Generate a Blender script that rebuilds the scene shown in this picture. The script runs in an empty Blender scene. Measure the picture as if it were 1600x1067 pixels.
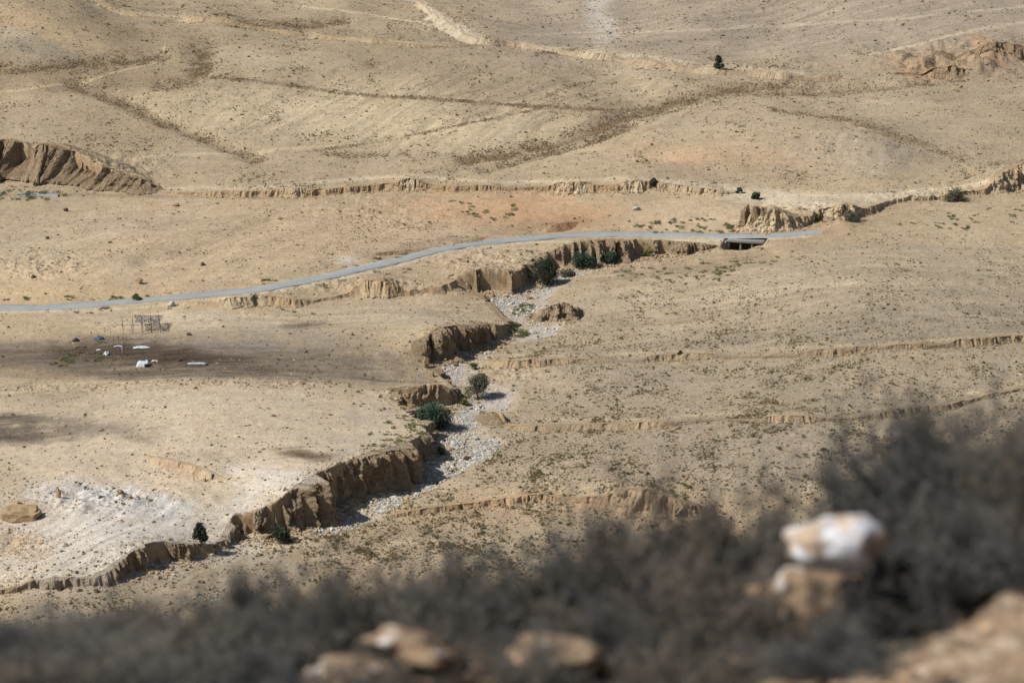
import bpy, math, numpy as np
from mathutils import Vector
SC = bpy.context.scene
COL = SC.collection
PI = math.pi
RNG = np.random.default_rng(7)

# ------------------------------------------------------------------ camera, sky, sun
H = 150.0; TH = math.radians(16.0); F = 4444.4
cd = bpy.data.cameras.new('camera'); cam = bpy.data.objects.new('camera', cd); COL.objects.link(cam)
cam.location = (0, 0, H); cam.rotation_euler = (PI/2 - TH, 0, 0)
cd.lens = 100; cd.sensor_width = 36; cd.clip_start = 0.2; cd.clip_end = 20000
cd.dof.use_dof = True; cd.dof.focus_distance = 560; cd.dof.aperture_fstop = 2.6
SC.camera = cam
SUN_DIR = Vector((-0.66, -0.19, 0.70)).normalized()
w = bpy.data.worlds.new('World'); SC.world = w; w.use_nodes = True
nt = w.node_tree; nt.nodes.clear()
sky = nt.nodes.new('ShaderNodeTexSky'); sky.sky_type = 'NISHITA'; sky.sun_disc = False
sky.sun_elevation = math.asin(SUN_DIR.z); sky.sun_rotation = math.atan2(SUN_DIR.x, SUN_DIR.y)
bg = nt.nodes.new('ShaderNodeBackground'); bg.inputs[1].default_value = 0.072
out = nt.nodes.new('ShaderNodeOutputWorld')
nt.links.new(sky.outputs[0], bg.inputs[0]); nt.links.new(bg.outputs[0], out.inputs[0])
sl = bpy.data.lights.new('sun', 'SUN'); sl.energy = 4.9; sl.angle = math.radians(0.5); sl.color = (1.0, 0.965, 0.92)
so = bpy.data.objects.new('sun', sl); COL.objects.link(so)
so.rotation_euler = SUN_DIR.to_track_quat('Z', 'Y').to_euler(); so.location = (-300, 300, 600)
SC.view_settings.view_transform = 'Standard'; SC.view_settings.look = 'None'
SC.view_settings.exposure = 0.28; SC.view_settings.gamma = 1.0
SC.render.engine = 'CYCLES'

# ------------------------------------------------------------------ numpy noise
def _h(ix, iy, iz, s):
    n = (ix.astype(np.int64)*374761393 + iy.astype(np.int64)*668265263 + iz*2147483647 + s*974634777) & 0xffffffff
    n = ((n ^ (n >> 13)) * 1274126177) & 0xffffffff
    n = ((n ^ (n >> 16)) * 2246822519) & 0xffffffff
    return ((n >> 8) & 0xffff).astype(np.float32) / 65535.0
def vn(x, y, s=0):
    ix = np.floor(x); iy = np.floor(y); fx = (x-ix).astype(np.float32); fy = (y-iy).astype(np.float32)
    fx = fx*fx*(3-2*fx); fy = fy*fy*(3-2*fy)
    z = 0
    a = _h(ix, iy, z, s); b = _h(ix+1, iy, z, s); c = _h(ix, iy+1, z, s); d = _h(ix+1, iy+1, z, s)
    return (a*(1-fx)+b*fx)*(1-fy) + (c*(1-fx)+d*fx)*fy
def fbm(x, y, o=4, s=0, g=0.5):
    t = 0; a = 1; n = 0
    for i in range(o):
        t = t + a*vn(x*1.0, y*1.0, s+i); n += a; a *= g
        x, y = (x*0.8-y*0.6)*2.03+11.3, (x*0.6+y*0.8)*2.03+5.7
    return t/n*2-1
def sst(a, b, x):
    t = np.clip((x-a)/(b-a), 0, 1); return t*t*(3-2*t)

# ------------------------------------------------------------------ camera maths used to survey the valley
ct, st_ = math.cos(TH), math.sin(TH)
def project(x, y, z):
    d = y*ct - (z-H)*st_
    return 800 + F*x/d, 533.5 - F*(y*st_ + (z-H)*ct)/d
def ray(u, v):
    a = (np.asarray(u, float)-800)/F; b = (533.5-np.asarray(v, float))/F
    return a, ct + b*st_, -st_ + b*ct
def near_slope(x, y):
    z = H - 1.5 - 0.25*y + 0.30*sst(0.3, 1.9, x) + 0.10*sst(0, 1, np.sin(x*2.1+0.6)*np.sin(y*1.3))*sst(-.9, -.3, x)
    z = z - 0.45*np.maximum(y-9.7, 0) - 0.12*np.abs(x)*sst(3, 12, np.abs(x))
    return z
def base(x, y):
    z = 0.02*np.maximum(y-640, 0) + 0.028*np.maximum(x, 0) + 0.008*np.maximum(-x-20, 0)
    z = z + 2.0*fbm(x/70.0, y/110.0, 3, 5) + sst(620, 760, y)*4.2*fbm(x/42.0+7, y/75.0, 3, 55)
    for (bx, by, rx, ry, h) in BUMPS:
        z = z + h*np.exp(-((x-bx)/rx)**2 - ((y-by)/ry)**2)
    r = np.sqrt(x*x+y*y)
    z = z + sst(1050, 3600, r)*(260+120*fbm(x/600, y/600, 5, 33))
    return z
def plane_at(u, v, z=0):
    a, b, c = ray(u, v); t = (z-H)/c
    return a*t, b*t
BUMPS = []
for (u, v, rx, ry, h) in [(-40, 70, 45, 60, 13), (1500, 20, 60, 90, 9), (1420, 480, 26, 34, 2.6), (1200, 430, 22, 22, 1.8), (1150, 640, 30, 18, 1.2),
                          (1250, 720, 40, 16, 1.3), (330, 640, 18, 18, 1.6), (200, 740, 14, 9, -1.3), (300, 390, 34, 30, 3.0), (110, 420, 16, 20, 1.6), (560, 360, 30, 30, 1.6),
                          (1250, 230, 50, 45, 5), (700, 190, 60, 60, 4.5), (420, 90, 50, 60, 3.5), (330, 470, 10, 8, 1.2), (1360, 245, 9, 25, 1.8), (120, 860, 12, 9, 1.3), (850, 560, 18, 14, 1.2), (900, 700, 20, 10, 1.0)]:
    x0, y0 = plane_at(u, v, 4); BUMPS.append((float(x0), float(y0), rx, ry, h))

SCARPS = []   # each: dict(pts, D, poly, R, w)
def inpoly(X, Y, P):
    ins = np.zeros(X.shape, bool)
    n = len(P)
    for i in range(n):
        x1, y1 = P[i]; x2, y2 = P[(i+1) % n]
        if y1 == y2: continue
        c = ((y1 > Y) != (y2 > Y))
        xi = (x2-x1)*(Y-y1)/(y2-y1)+x1
        ins ^= c & (X < xi)
    return ins
def dist_line(X, Y, P, vals=None):
    best = np.full(X.shape, 1e18); bv = np.zeros(X.shape)
    for i in range(len(P)-1):
        ax, ay = P[i]; bx, by = P[i+1]; dx, dy = bx-ax, by-ay; L2 = dx*dx+dy*dy+1e-12
        t = np.clip(((X-ax)*dx+(Y-ay)*dy)/L2, 0, 1)
        d = (X-ax-t*dx)**2 + (Y-ay-t*dy)**2
        m = d < best
        best = np.where(m, d, best)
        if vals is not None: bv = np.where(m, vals[i]*(1-t)+vals[i+1]*t, bv)
    return np.sqrt(best), bv
def apply_scarp(S, X, Y, Z):
    P = S['pts']; R = S['R']
    x0, y0 = P.min(0)-R; x1, y1 = P.max(0)+R
    m = (X > x0) & (X < x1) & (Y > y0) & (Y < y1)
    if not m.any(): return Z
    xs = X[m]; ys = Y[m]
    d, _ = dist_line(xs, ys, P)
    W = np.zeros(xs.shape); D = np.zeros(xs.shape); RR = np.zeros(xs.shape)
    for (qx, qy), qd, qr in zip(S['sp'], S['sD'], S['sR']):
        wq = 1/(((xs-qx)**2+(ys-qy)**2)+.3)**2; W += wq; D += wq*qd; RR += wq*qr
    D /= W; RR = RR/W+.01
    ins = inpoly(xs, ys, S['poly'])
    sd = np.where(ins, d, -d)
    t = np.clip(d/RR, 0, 1)
    f = (1-t)**2*(1+2*t)
    sh = S['sh']*np.clip(D/5, 0, 1)
    h = D*sst(0, S['w'], sd-sh)*f
    h = h + S['apron']*D*np.exp(-(np.maximum(-sd, 0)/(0.25+S['apron']*4*D+1e-3)))*(~ins)
    h = np.where(ins, h + S['apron']*D*(1-sst(0, S['w'], sd-sh)), h)
    Z = Z.copy(); Z[m] += h
    return Z
BED = None; ROAD = None; PIT = None
def terrain(X, Y, rough=False):
    X = np.asarray(X, float); Y = np.asarray(Y, float)
    Z = base(X, Y)
    for S in SCARPS: Z = apply_scarp(S, X, Y, Z)
    if BED is not None:
        x0, y0 = BED.min(0)-8; x1, y1 = BED.max(0)+8
        m = (X > x0) & (X < x1) & (Y > y0) & (Y < y1)
        if m.any():
            xs = X[m]; ys = Y[m]
            d, _ = dist_line(xs, ys, np.vstack([BED, BED[:1]]))
            ins = inpoly(xs, ys, BED); sd = np.where(ins, d, -d)
            k = sst(-2.0, 1.2, sd)
            Z = Z.copy(); Z[m] -= 0.45*k
    if ROAD is not None:
        P, zr = ROAD
        x0, y0 = P.min(0)-10; x1, y1 = P.max(0)+10
        m = (X > x0) & (X < x1) & (Y > y0) & (Y < y1)
        if m.any():
            d, z = dist_line(X[m], Y[m], P, zr)
            k = 1-sst(3.0, 7.0, d)
            Z = Z.copy(); Z[m] = Z[m]*(1-k) + (z-0.06)*k
    if PIT is not None:
        px_, py_, pc, ps, pw, pz_ = PIT
        lx = (X-px_)*pc+(Y-py_)*ps; ly = -(X-px_)*ps+(Y-py_)*pc
        k = sst(-1.2, .1, lx)*sst(pw+1.2, pw-.1, lx)*sst(-9, -2.5, ly)*sst(3.4, 2.9, ly)
        pf = pz_+1.5*sst(.35*pw, pw, lx)+.12*np.maximum(-ly-.5, 0); Z = Z*(1-k)+np.minimum(Z, pf)*k
    ns = near_slope(X, np.minimum(Y, 600))
    far_ns = H - 1.5 - 0.25*9.7 - 0.70*(Y-9.7)
    Z = np.maximum(Z, np.where(Y < 12, ns-0.35, np.minimum(far_ns, ns)-0.35))
    return Z
YS = np.concatenate([np.geomspace(340, 1300, 700)])
def unproject(u, v):
    """where the line of sight through survey point (u, v) first meets the valley"""
    u = np.atleast_1d(np.asarray(u, float)); v = np.atleast_1d(np.asarray(v, float))
    a, b, c = ray(u, v)
    y = YS[None, :]; t = y/b[:, None]
    X = a[:, None]*t; Zr = H + c[:, None]*t
    Zt = terrain(X, np.broadcast_to(y, X.shape))
    below = Zr < Zt
    k = np.argmax(below, axis=1); k = np.maximum(k, 1)
    i = np.arange(len(u))
    g0 = Zr[i, k-1]-Zt[i, k-1]; g1 = Zr[i, k]-Zt[i, k]
    f = g0/(g0-g1+1e-9)
    yy = YS[k-1] + (YS[k]-YS[k-1])*f; tt = yy/b
    x = a*tt
    return x, yy
def P2(pts, z=None):
    p = np.array(pts, float)
    x, y = unproject(p[:, 0], p[:, 1]); return np.stack([x, y], 1)
def chaikin(P, n=2):
    for _ in range(n):
        Q = [P[0]]
        for a, b in zip(P[:-1], P[1:]): Q += [a*0.75+b*0.25, a*0.25+b*0.75]
        Q.append(P[-1]); P = np.array(Q)
    return P
def resample(P, step):
    seg = np.sqrt(((P[1:, :2]-P[:-1, :2])**2).sum(1)); s = np.concatenate([[0], np.cumsum(seg)])
    n = max(3, int(s[-1]/step)+1); t = np.linspace(0, s[-1], n)
    return np.stack([np.interp(t, s, P[:, k]) for k in range(P.shape[1])], 1), t
def scarp(pts, R=45, w=1.2, apron=0.06, smooth=1, taper=True, vary=0, sh=0.):
    p = np.array(pts, float)
    foot = P2(np.stack([p[:, 0], p[:, 1]+p[:, 2]], 1))
    z = terrain(foot[:, 0], foot[:, 1])
    dep = foot[:, 1]*ct - (z-H)*st_
    D = p[:, 2]/(F/dep*math.cos(TH))
    if taper: D[0] = 0; D[-1] = 0
    Q = chaikin(np.column_stack([foot, D]), smooth)
    a, b = Q[0, :2], Q[-1, :2]
    ch = (b-a)/np.hypot(*(b-a)); nn = np.array([-ch[1], ch[0]])*500
    poly = [tuple(q) for q in Q[:, :2]] + [tuple(b+nn), tuple(a+nn)]
    sp, sarc = resample(Q, 1.8 if R < 60 else 2.6)
    if vary: sp[:, 2] *= 1-vary*sst(-.15, .35, fbm(sarc/9, sarc*0+p[0, 0], 3, 44))
    e = np.minimum(sarc, sarc[-1]-sarc)
    Q, _q = resample(sp, 1.8); 
    S = dict(pts=Q[:, :2], D=Q[:, 2], poly=[tuple(q) for q in Q[:, :2]] + [tuple(b+nn), tuple(a+nn)], R=R, w=w, apron=apron, sh=sh, sp=sp[:, :2], sD=sp[:, 2], sR=np.minimum(R, 1.0*e+.5))
    SCARPS.append(S); return S

# ------------------------------------------------------------------ the terraces and banks (map points: across, down, height of the face)
WADI = scarp([(-90, 940, 0), (20, 922, 6), (60, 911, 12), (100, 906, 9), (140, 911, 8), (172, 895, 16), (205, 873, 28), (240, 851, 36), (275, 847, 30), (310, 853, 20), (340, 856, 12),
    (362, 838, 12), (374, 808, 28), (400, 799, 40), (438, 795, 44), (466, 772, 58), (500, 746, 64), (520, 738, 62), (545, 731, 58), (575, 717, 60), (600, 706, 66), (620, 702, 58), (640, 697, 52),
    (660, 689, 46), (678, 680, 40), (686, 672, 32), (672, 660, 24), (655, 648, 18), (640, 636, 14), (622, 620, 8), (612, 603, 10), (640, 600, 36), (680, 601, 38), (708, 603, 34), (722, 612, 18),
    (716, 600, 10), (700, 588, 8), (684, 575, 8), (665, 563, 12), (655, 549, 20), (654, 537, 30), (668, 524, 44), (690, 516, 50), (715, 511, 44), (742, 508, 36), (770, 507, 28), (796, 512, 16),
    (800, 505, 10), (788, 494, 6), (775, 480, 5), (764, 466, 8), (745, 458, 6), (700, 448, 10), (690, 432, 26), (700, 426, 34), (740, 421, 38), (782, 424, 34), (822, 428, 28), (832, 415, 22), (842, 405, 22), (860, 397, 22), (880, 388, 30),
    (900, 380, 36), (940, 376, 36), (960, 377, 32), (1000, 376, 26), (1050, 377, 20), (1085, 379, 14), (1112, 380, 9), (1128, 382, 0)], R=85, w=.9, sh=1.35, smooth=1, apron=0.05)
BED = np.vstack([P2([(490, 838), (515, 806), (560, 790), (600, 773), (640, 748), (682, 720), (693, 700), (700, 668), (702, 650), (722, 637), (732, 624), (722, 602), (700, 588), (690, 572), (720, 554), (748, 540), (800, 530), (806, 512), (785, 496), (772, 480), (768, 466), (800, 457), (850, 441), (880, 424), (930, 412),
    (960, 412), (890, 434), (862, 455), (845, 480), (872, 508), (866, 521), (830, 529), (790, 537), (768, 552), (748, 572), (744, 588), (775, 602), (802, 612), (792, 640), (752, 657), (745, 668), (785, 690), (762, 712), (700, 745), (640, 780), (600, 800), (560, 818), (510, 835)])])
LOCAL = []
def sc2(name, pts, **k):
    rough = {q: k.pop(q) for q in ('batter', 'amp', 'colr', 'wave') if q in k}
    k.setdefault('vary', .8 if name in 'abcopgmr' else .55)
    S = scarp(pts, **k); S.update(rough); LOCAL.append((name, S)); return S
# near banks
sc2('a', [(560, 820, 0), (620, 800, 7), (700, 790, 8), (800, 776, 9), (860, 771, 11), (920, 766, 22), (985, 760, 36), (1040, 768, 40), (1120, 800, 0)], R=16, colr=1, batter=.4)
sc2('b', [(770, 664, 0), (830, 665, 8), (900, 664, 8), (1000, 661, 9), (1050, 656, 10), (1095, 653, 6), (1130, 648, 8), (1200, 648, 12), (1260, 650, 9), (1340, 649, 6), (1400, 642, 9), (1440, 634, 7), (1480, 636, 6), (1500, 624, 10), (1560, 608, 8), (1620, 600, 8), (1700, 590, 0)], R=16, colr=4, batter=.6)
sc2('c', [(735, 560, 0), (770, 562, 10), (820, 563, 11), (880, 560, 7), (960, 561, 5), (1010, 557, 9), (1060, 551, 9), (1120, 550, 10), (1200, 549, 11), (1290, 547, 9), (1370, 541, 6), (1440, 535, 9), (1500, 533, 9), (1600, 525, 9), (1700, 520, 0)], R=18, colr=4, batter=.6)
sc2('d', [(742, 648, 0), (755, 640, 16), (775, 638, 22), (792, 648, 16), (800, 660, 0)], R=9, colr=5, batter=.7)
sc2('e', [(815, 498, 0), (828, 482, 14), (845, 475, 26), (875, 472, 28), (900, 472, 22), (915, 480, 0)], R=17, colr=5, batter=.4)
sc2('f', [(218, 710, 0), (235, 712, 8), (262, 718, 11), (300, 729, 12), (335, 740, 9), (362, 750, 0)], R=14, colr=4, batter=.5)
sc2('g', [(275, 472, 0), (300, 468, 10), (360, 466, 14), (420, 462, 10), (450, 468, 12), (500, 460, 10), (540, 452, 12), (560, 436, 20), (600, 440, 20), (650, 445, 14), (700, 448, 6), (730, 452, 0)], R=22, colr=1, batter=1.1, wave=1)
sc2('h', [(560, 400, 0), (620, 392, 4), (660, 384, 7), (710, 374, 8), (750, 370, 5), (780, 368, 0)], R=14, colr=3, batter=1.2)
sc2('i', [(845, 362, 0), (858, 354, 8), (880, 346, 12), (895, 343, 8), (905, 346, 0)], R=12, colr=3, batter=1.4)
sc2('j', [(1146, 352, 0), (1158, 326, 28), (1170, 319, 36), (1196, 318, 38), (1215, 324, 32), (1240, 328, 28), (1262, 330, 20), (1280, 322, 16), (1300, 320, 20), (1330, 320, 22), (1352, 318, 20), (1366, 322, 9), (1385, 314, 5), (1420, 308, 6), (1470, 305, 8), (1520, 298, 6), (1555, 280, 22), (1575, 262, 30), (1600, 258, 34), (1680, 250, 20), (1740, 250, 0)], R=30, colr=0, batter=.35, wave=2)
sc2('k', [(240, 300, 0), (290, 298, 7), (370, 300, 8), (430, 298, 8), (455, 292, 16), (480, 288, 18), (520, 286, 18), (560, 283, 18), (600, 281, 17), (640, 279, 18), (650, 280, 16), (662, 290, 7), (720, 292, 7), (800, 290, 8), (850, 289, 8), (890, 286, 16), (930, 283, 17), (970, 283, 17), (1000, 284, 14), (1025, 288, 8), (1080, 293, 8), (1120, 296, 10), (1160, 300, 0)], R=40, colr=0, batter=.35)
sc2('l', [(-80, 215, 60), (0, 205, 62), (20, 203, 64), (48, 222, 50), (80, 226, 44), (105, 234, 42), (130, 246, 34), (165, 258, 30), (200, 264, 28), (225, 275, 24), (250, 287, 10), (262, 296, 0)], R=70, colr=3, batter=1.3, wave=2, amp=.8)
sc2('n', [(1352, 200, 0), (1362, 202, 5), (1385, 207, 6), (1410, 214, 6), (1440, 222, 5), (1470, 234, 0)], R=14, colr=3, batter=.6)
sc2('o', [(640, -20, 0), (660, 5, 8), (690, 30, 10), (720, 50, 10), (750, 62, 8), (800, 66, 5), (850, 72, 6), (910, 82, 7), (980, 88, 8), (1050, 101, 9), (1110, 106, 9), (1170, 110, 8), (1230, 115, 6), (1290, 117, 9), (1330, 118, 0)], R=30, colr=4, batter=1.5, wave=2)
sc2('p', [(120, -20, 0), (160, 6, 7), (200, 20, 6), (260, 25, 5), (320, 30, 5), (400, 36, 6), (440, 46, 6), (500, 55, 6), (560, 60, 6), (640, 68, 6), (700, 70, 5), (760, 70, 0)], R=25, colr=4, batter=1.5, wave=2)
sc2('m', [(1380, 116, 0), (1400, 106, 10), (1430, 98, 17), (1465, 100, 16), (1500, 100, 16), (1520, 112, 0)], R=34, colr=3, batter=.8)
sc2('r', [(1440, 86, 0), (1470, 80, 8), (1510, 72, 13), (1550, 72, 12), (1600, 70, 14), (1660, 68, 10), (1720, 68, 0)], R=34, colr=3, batter=.8)
# road grade
RC = P2([(-140, 480), (-60, 480), (0, 479), (60, 479), (130, 477), (200, 473), (250, 469), (330, 459), (400, 450.5), (460, 440.5), (520, 428.5), (560, 420), (600, 411), (640, 401.5), (680, 391.5), (720, 383), (770, 376.5), (820, 372.5), (900, 370), (1000, 369), (1080, 368.5), (1150, 367.5), (1200, 367), (1240, 364.5), (1282, 360)])
RC, _ = resample(chaikin(RC, 2), 2.0)
zr = terrain(RC[:, 0], RC[:, 1])
k = np.ones(25)/25; zr = np.convolve(np.pad(zr, 12, 'edge'), k, 'valid')
RC3 = P2([(u, v) for u, v in zip(*project(RC[:, 0], RC[:, 1], terrain(RC[:, 0], RC[:, 1])))]) if False else RC
ROAD = (RC, zr)

_a = P2([(1139, 377), (1192, 377)]); _z = terrain(_a[:, 0], _a[:, 1]); CUL_Z = float(np.interp(_a[0, 0], RC[:, 0], zr))
CUL_W = float(np.hypot(*(_a[1]-_a[0]))); _i = int(np.argmin(np.abs(RC[:, 0]-(_a[0, 0]+_a[1, 0])/2)))
_t = RC[_i+2]-RC[_i-2]; _t = _t/np.hypot(*_t); CUL_RZ = math.atan2(_t[1], _t[0])
_m = RC[_i]; CUL_P = (_m[0]-_t[0]*CUL_W/2+_t[1]*3.3, _m[1]-_t[1]*CUL_W/2-_t[0]*3.3)
PIT = (CUL_P[0], CUL_P[1], _t[0], _t[1], CUL_W, CUL_Z-2.1)
# ------------------------------------------------------------------ ground sheet
def v2Y(v):
    a, b, c = ray(np.zeros_like(v), v); t = (4-H)/c; return b*t
Ynear = np.concatenate([np.linspace(-95, 60, 40), np.linspace(64, 330, 60)])
vv = np.arange(1075, -70, -0.85); Ymid = v2Y(vv)
Ymid = Ymid[Ymid > 333]
Yfar = np.geomspace(Ymid[-1]*1.01, 6500, 90)
Yr = np.concatenate([Ynear, Ymid, Yfar])
A = np.concatenate([np.linspace(-1.6, -0.19, 70)[:-1], np.linspace(-0.19, 0.19, 1480), np.linspace(0.19, 1.6, 70)[1:]])
GX = (Yr[:, None]+100)*A[None, :]; GY = np.repeat(Yr[:, None], len(A), 1)
NR, NC = GX.shape
GZ = terrain(GX, GY)
# fine relief
fine = 0.16*fbm(GX/9, GY/9, 3, 50) + 0.10*fbm(GX/2.2, GY/2.2, 3, 60, .6)
GZ += fine*sst(200, 340, GY)
U, V = project(GX, GY, GZ)
def _zw(z): 
    u, v, ru, rv, p = z
    return np.exp(-np.minimum(((U-u)/ru)**2+((V-v)/rv)**2, 30)**(p/2))
for z, amp_, sc_ in [((1500, 92, 130, 30, 3), 4.2, 8.), ((150, 262, 110, 26, 3), 1.2, 3.0), ((600, 448, 150, 16, 3), .9, 2.4), ((760, 412, 80, 22, 3), .9, 2.2), ((50, 415, 90, 20, 3), .9, 2.2), ((160, 782, 120, 22, 3), .9, 2.6), ((430, 810, 60, 20, 3), .6, 1.8),
                     ((1250, 332, 90, 16, 3), 1.4, 2.6), ((1470, 302, 110, 12, 3), .9, 2.4), ((20, 845, 60, 30, 3), .45, 1.6), ((880, 490, 40, 18, 3), .7, 2.0), ((110, 606, 150, 7, 3), .45, 1.4), ((400, 598, 160, 7, 3), .45, 1.4), ((1100, 104, 260, 6, 3), .8, 2.), ((690, 40, 60, 24, 3), .9, 2.4), ((600, 330, 150, 26, 3), .35, 1.6), ((800, 580, 50, 24, 3), .6, 1.8), ((1380, 545, 120, 6, 3), .4, 1.2), ((960, 298, 300, 7, 3), .4, 1.4), ((60, 910, 90, 16, 3), .6, 1.6)]:
    wz = _zw(z); mm = wz > .02; GZ[mm] += amp_*wz[mm]*(fbm(GX[mm]/sc_, GY[mm]/sc_, 4, 501, .6)-.25*np.abs(fbm(GX[mm]/sc_*1.3, GY[mm]/sc_/1.2, 2, 511)))
GZ -= 0.0
def rg(u, v, ru, rv, ang=0, p=2):
    """soft patch weight around a survey point"""
    a = math.radians(ang); du = (U-u); dv = (V-v)
    x = (du*math.cos(a)+dv*math.sin(a))/ru; y = (-du*math.sin(a)+dv*math.cos(a))/rv
    return np.exp(-np.minimum((x*x+y*y), 30)**(p/2))
WU = 22*fbm(GX/14, GY/22, 4, 71); WV = 7*fbm(GX/14, GY/22, 4, 81)
U0, V0 = U.copy(), V.copy(); U = U+WU; V = V+WV
def lin(c): 
    c = np.array(c, float)/255
    return np.where(c <= 0.04045, c/12.92, ((c+0.055)/1.055)**2.4)
KA = 0.72
RAG = fbm(GX/3.2, GY/5, 5, 207, .65)*.5+.5
def lw(pts, width, soft=1.0, warp=0.35):
    """weight of a line feature given in survey points"""
    W = np.zeros(U.shape)
    p = np.array(pts, float); uu = U0+WU*warp; v2 = V0+WV*warp
    m = (uu > p[:, 0].min()-60) & (uu < p[:, 0].max()+60) & (v2 > p[:, 1].min()-30) & (v2 < p[:, 1].max()+30)
    d, _ = dist_line(uu[m]*0.5, v2[m], p*np.array([0.5, 1])); W[m] = np.exp(-(d/width)**2)
    return W
C = np.zeros(U.shape+(3,)); C[:] = lin((186, 164, 128))
def mixc(wt, col, s=1.0):
    global C
    k = np.clip(wt*s, 0, 1); k = np.clip(k+(RAG-.5)*4.6*k*(1-k), 0, 1)[..., None]; C = C*(1-k) + lin(col)*k
n1 = fbm(GX/25, GY/40, 4, 91)*0.5+0.5
# zones
mixc(sst(330, 200, V), (174, 155, 122))
mixc(sst(180, 60, V)*sst(600, 900, U), (172, 156, 131))
mixc(rg(1400, 40, 350, 80, 0, 3), (160, 146, 124), .8)
mixc(rg(1000, 140, 500, 45, -3, 3), (180, 160, 126), .6)
mixc(rg(600, 185, 380, 50, 5, 3), (198, 178, 141), .85)
mixc(rg(1180, 200, 200, 50, 8, 3), (196, 174, 138), .9)
mixc(rg(1420, 200, 200, 60, 8, 3), (176, 158, 128), .8)
mixc(rg(1370, 235, 90, 35, 0, 3), (168, 154, 130), .7)
mixc(rg(1080, 240, 150, 22, 4, 3), (206, 172, 132), .6)
mixc(rg(400, 95, 90, 22, 0, 3), (200, 182, 145), .8)
mixc(rg(60, 40, 130, 26, 22, 3), (206, 178, 134), .9)
mixc(rg(30, 65, 60, 18, 15, 3), (200, 186, 152), .6)
mixc(rg(70, 80, 90, 12, 8, 2), (150, 138, 115), .7)
mixc(rg(120, 120, 220, 26, 0, 3), (146, 126, 95), .85)
mixc(rg(230, 60, 170, 40, 10, 3), (160, 140, 108), .6)
mixc(rg(100, 190, 200, 40, 8, 3), (172, 150, 116), .5)
mixc(rg(270, 380, 330, 70, -4, 4), (200, 176, 138), .95)
mixc(rg(60, 380, 110, 50, 0, 3), (186, 167, 134), .6)
mixc(rg(230, 350, 90, 14, 0, 3), (176, 158, 132), .5)
mixc(rg(620, 360, 220, 45, -4, 3), (196, 170, 134), .9)
mixc(rg(810, 330, 170, 26, 2, 3), (198, 160, 118), .95)
mixc(rg(860, 350, 80, 12, -6, 3), (166, 126, 88), .6)
mixc(rg(1080, 335, 110, 24, 0, 3), (200, 176, 140), .8)
mixc(rg(120, 460, 300, 10, 0, 2), (200, 172, 128), .8)
mixc(rg(560, 470, 260, 26, -4, 3), (196, 174, 138), .8)
mixc(rg(300, 505, 200, 18, 0, 3), (200, 182, 150), .9)
mixc(rg(640, 495, 150, 22, 0, 3), (196, 178, 146), .9)
mixc(rg(740, 400, 120, 18, 0, 3), (204, 180, 144), .8)
# camp ground: dark dung-stained soil
mixc(rg(400, 560, 260, 36, 3, 4), (128, 117, 99), .94)
mixc(rg(90, 562, 190, 30, 0, 4), (112, 99, 80), .97)
mixc(rg(440, 520, 160, 18, 4, 3), (156, 144, 122), .6)
mixc(rg(560, 590, 110, 12, 6, 3), (116, 105, 88), .85)
mixc(rg(250, 585, 250, 9, 0, 3), (96, 83, 67), .95)
mixc(rg(240, 556, 120, 17, 2, 3), (84, 67, 52), .98)
mixc(rg(60, 520, 90, 12, 0, 3), (184, 164, 128), .7)
mixc(rg(360, 540, 90, 8, 3, 3), (146, 141, 132), .7)
mixc(rg(480, 510, 36, 5, 0, 3), (104, 92, 76), .8)
mixc(rg(70, 586, 80, 8, 4, 3), (176, 152, 118), .6)
# pale lower-left terrace
mixc(rg(330, 690, 420, 95, 0, 6), (206, 188, 157), .95)
mixc(rg(120, 850, 330, 90, 8, 5), (203, 190, 165), .95)
mixc(rg(450, 790, 150, 60, -30, 4), (206, 189, 160), .9)
mixc(rg(50, 625, 120, 22, 0, 3), (176, 158, 128), .7)
mixc(rg(20, 655, 110, 7, 2, 3), (88, 80, 68), .95)
mixc(rg(20, 682, 90, 12, 0, 3), (74, 67, 57), .97)
mixc(rg(110, 665, 110, 18, 0, 3), (160, 146, 122), .6)
mixc(rg(200, 680, 55, 8, 12, 3), (140, 126, 105), .6)
mixc(rg(160, 775, 110, 24, 6, 3), (216, 213, 205), .9)
mixc(rg(170, 850, 280, 62, 4, 4), (203, 197, 183), .75); mixc(rg(400, 790, 130, 40, -25, 3), (208, 199, 181), .6); mixc(rg(250, 790, 60, 18, 6, 3), (214, 211, 202), .75)
mixc(rg(430, 745, 90, 12, 6, 3), (214, 206, 190), .7)
mixc(rg(25, 850, 60, 26, 10, 3), (190, 160, 122), .6)
mixc(rg(470, 708, 46, 9, 4, 3), (96, 78, 58), 1.)
mixc(rg(560, 700, 130, 16, 8, 3), (182, 170, 147), .6)
mixc(rg(600, 650, 60, 16, 0, 3), (186, 174, 150), .5)
mixc(rg(20, 800, 60, 22, 0, 3), (198, 170, 132), .5)
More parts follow.
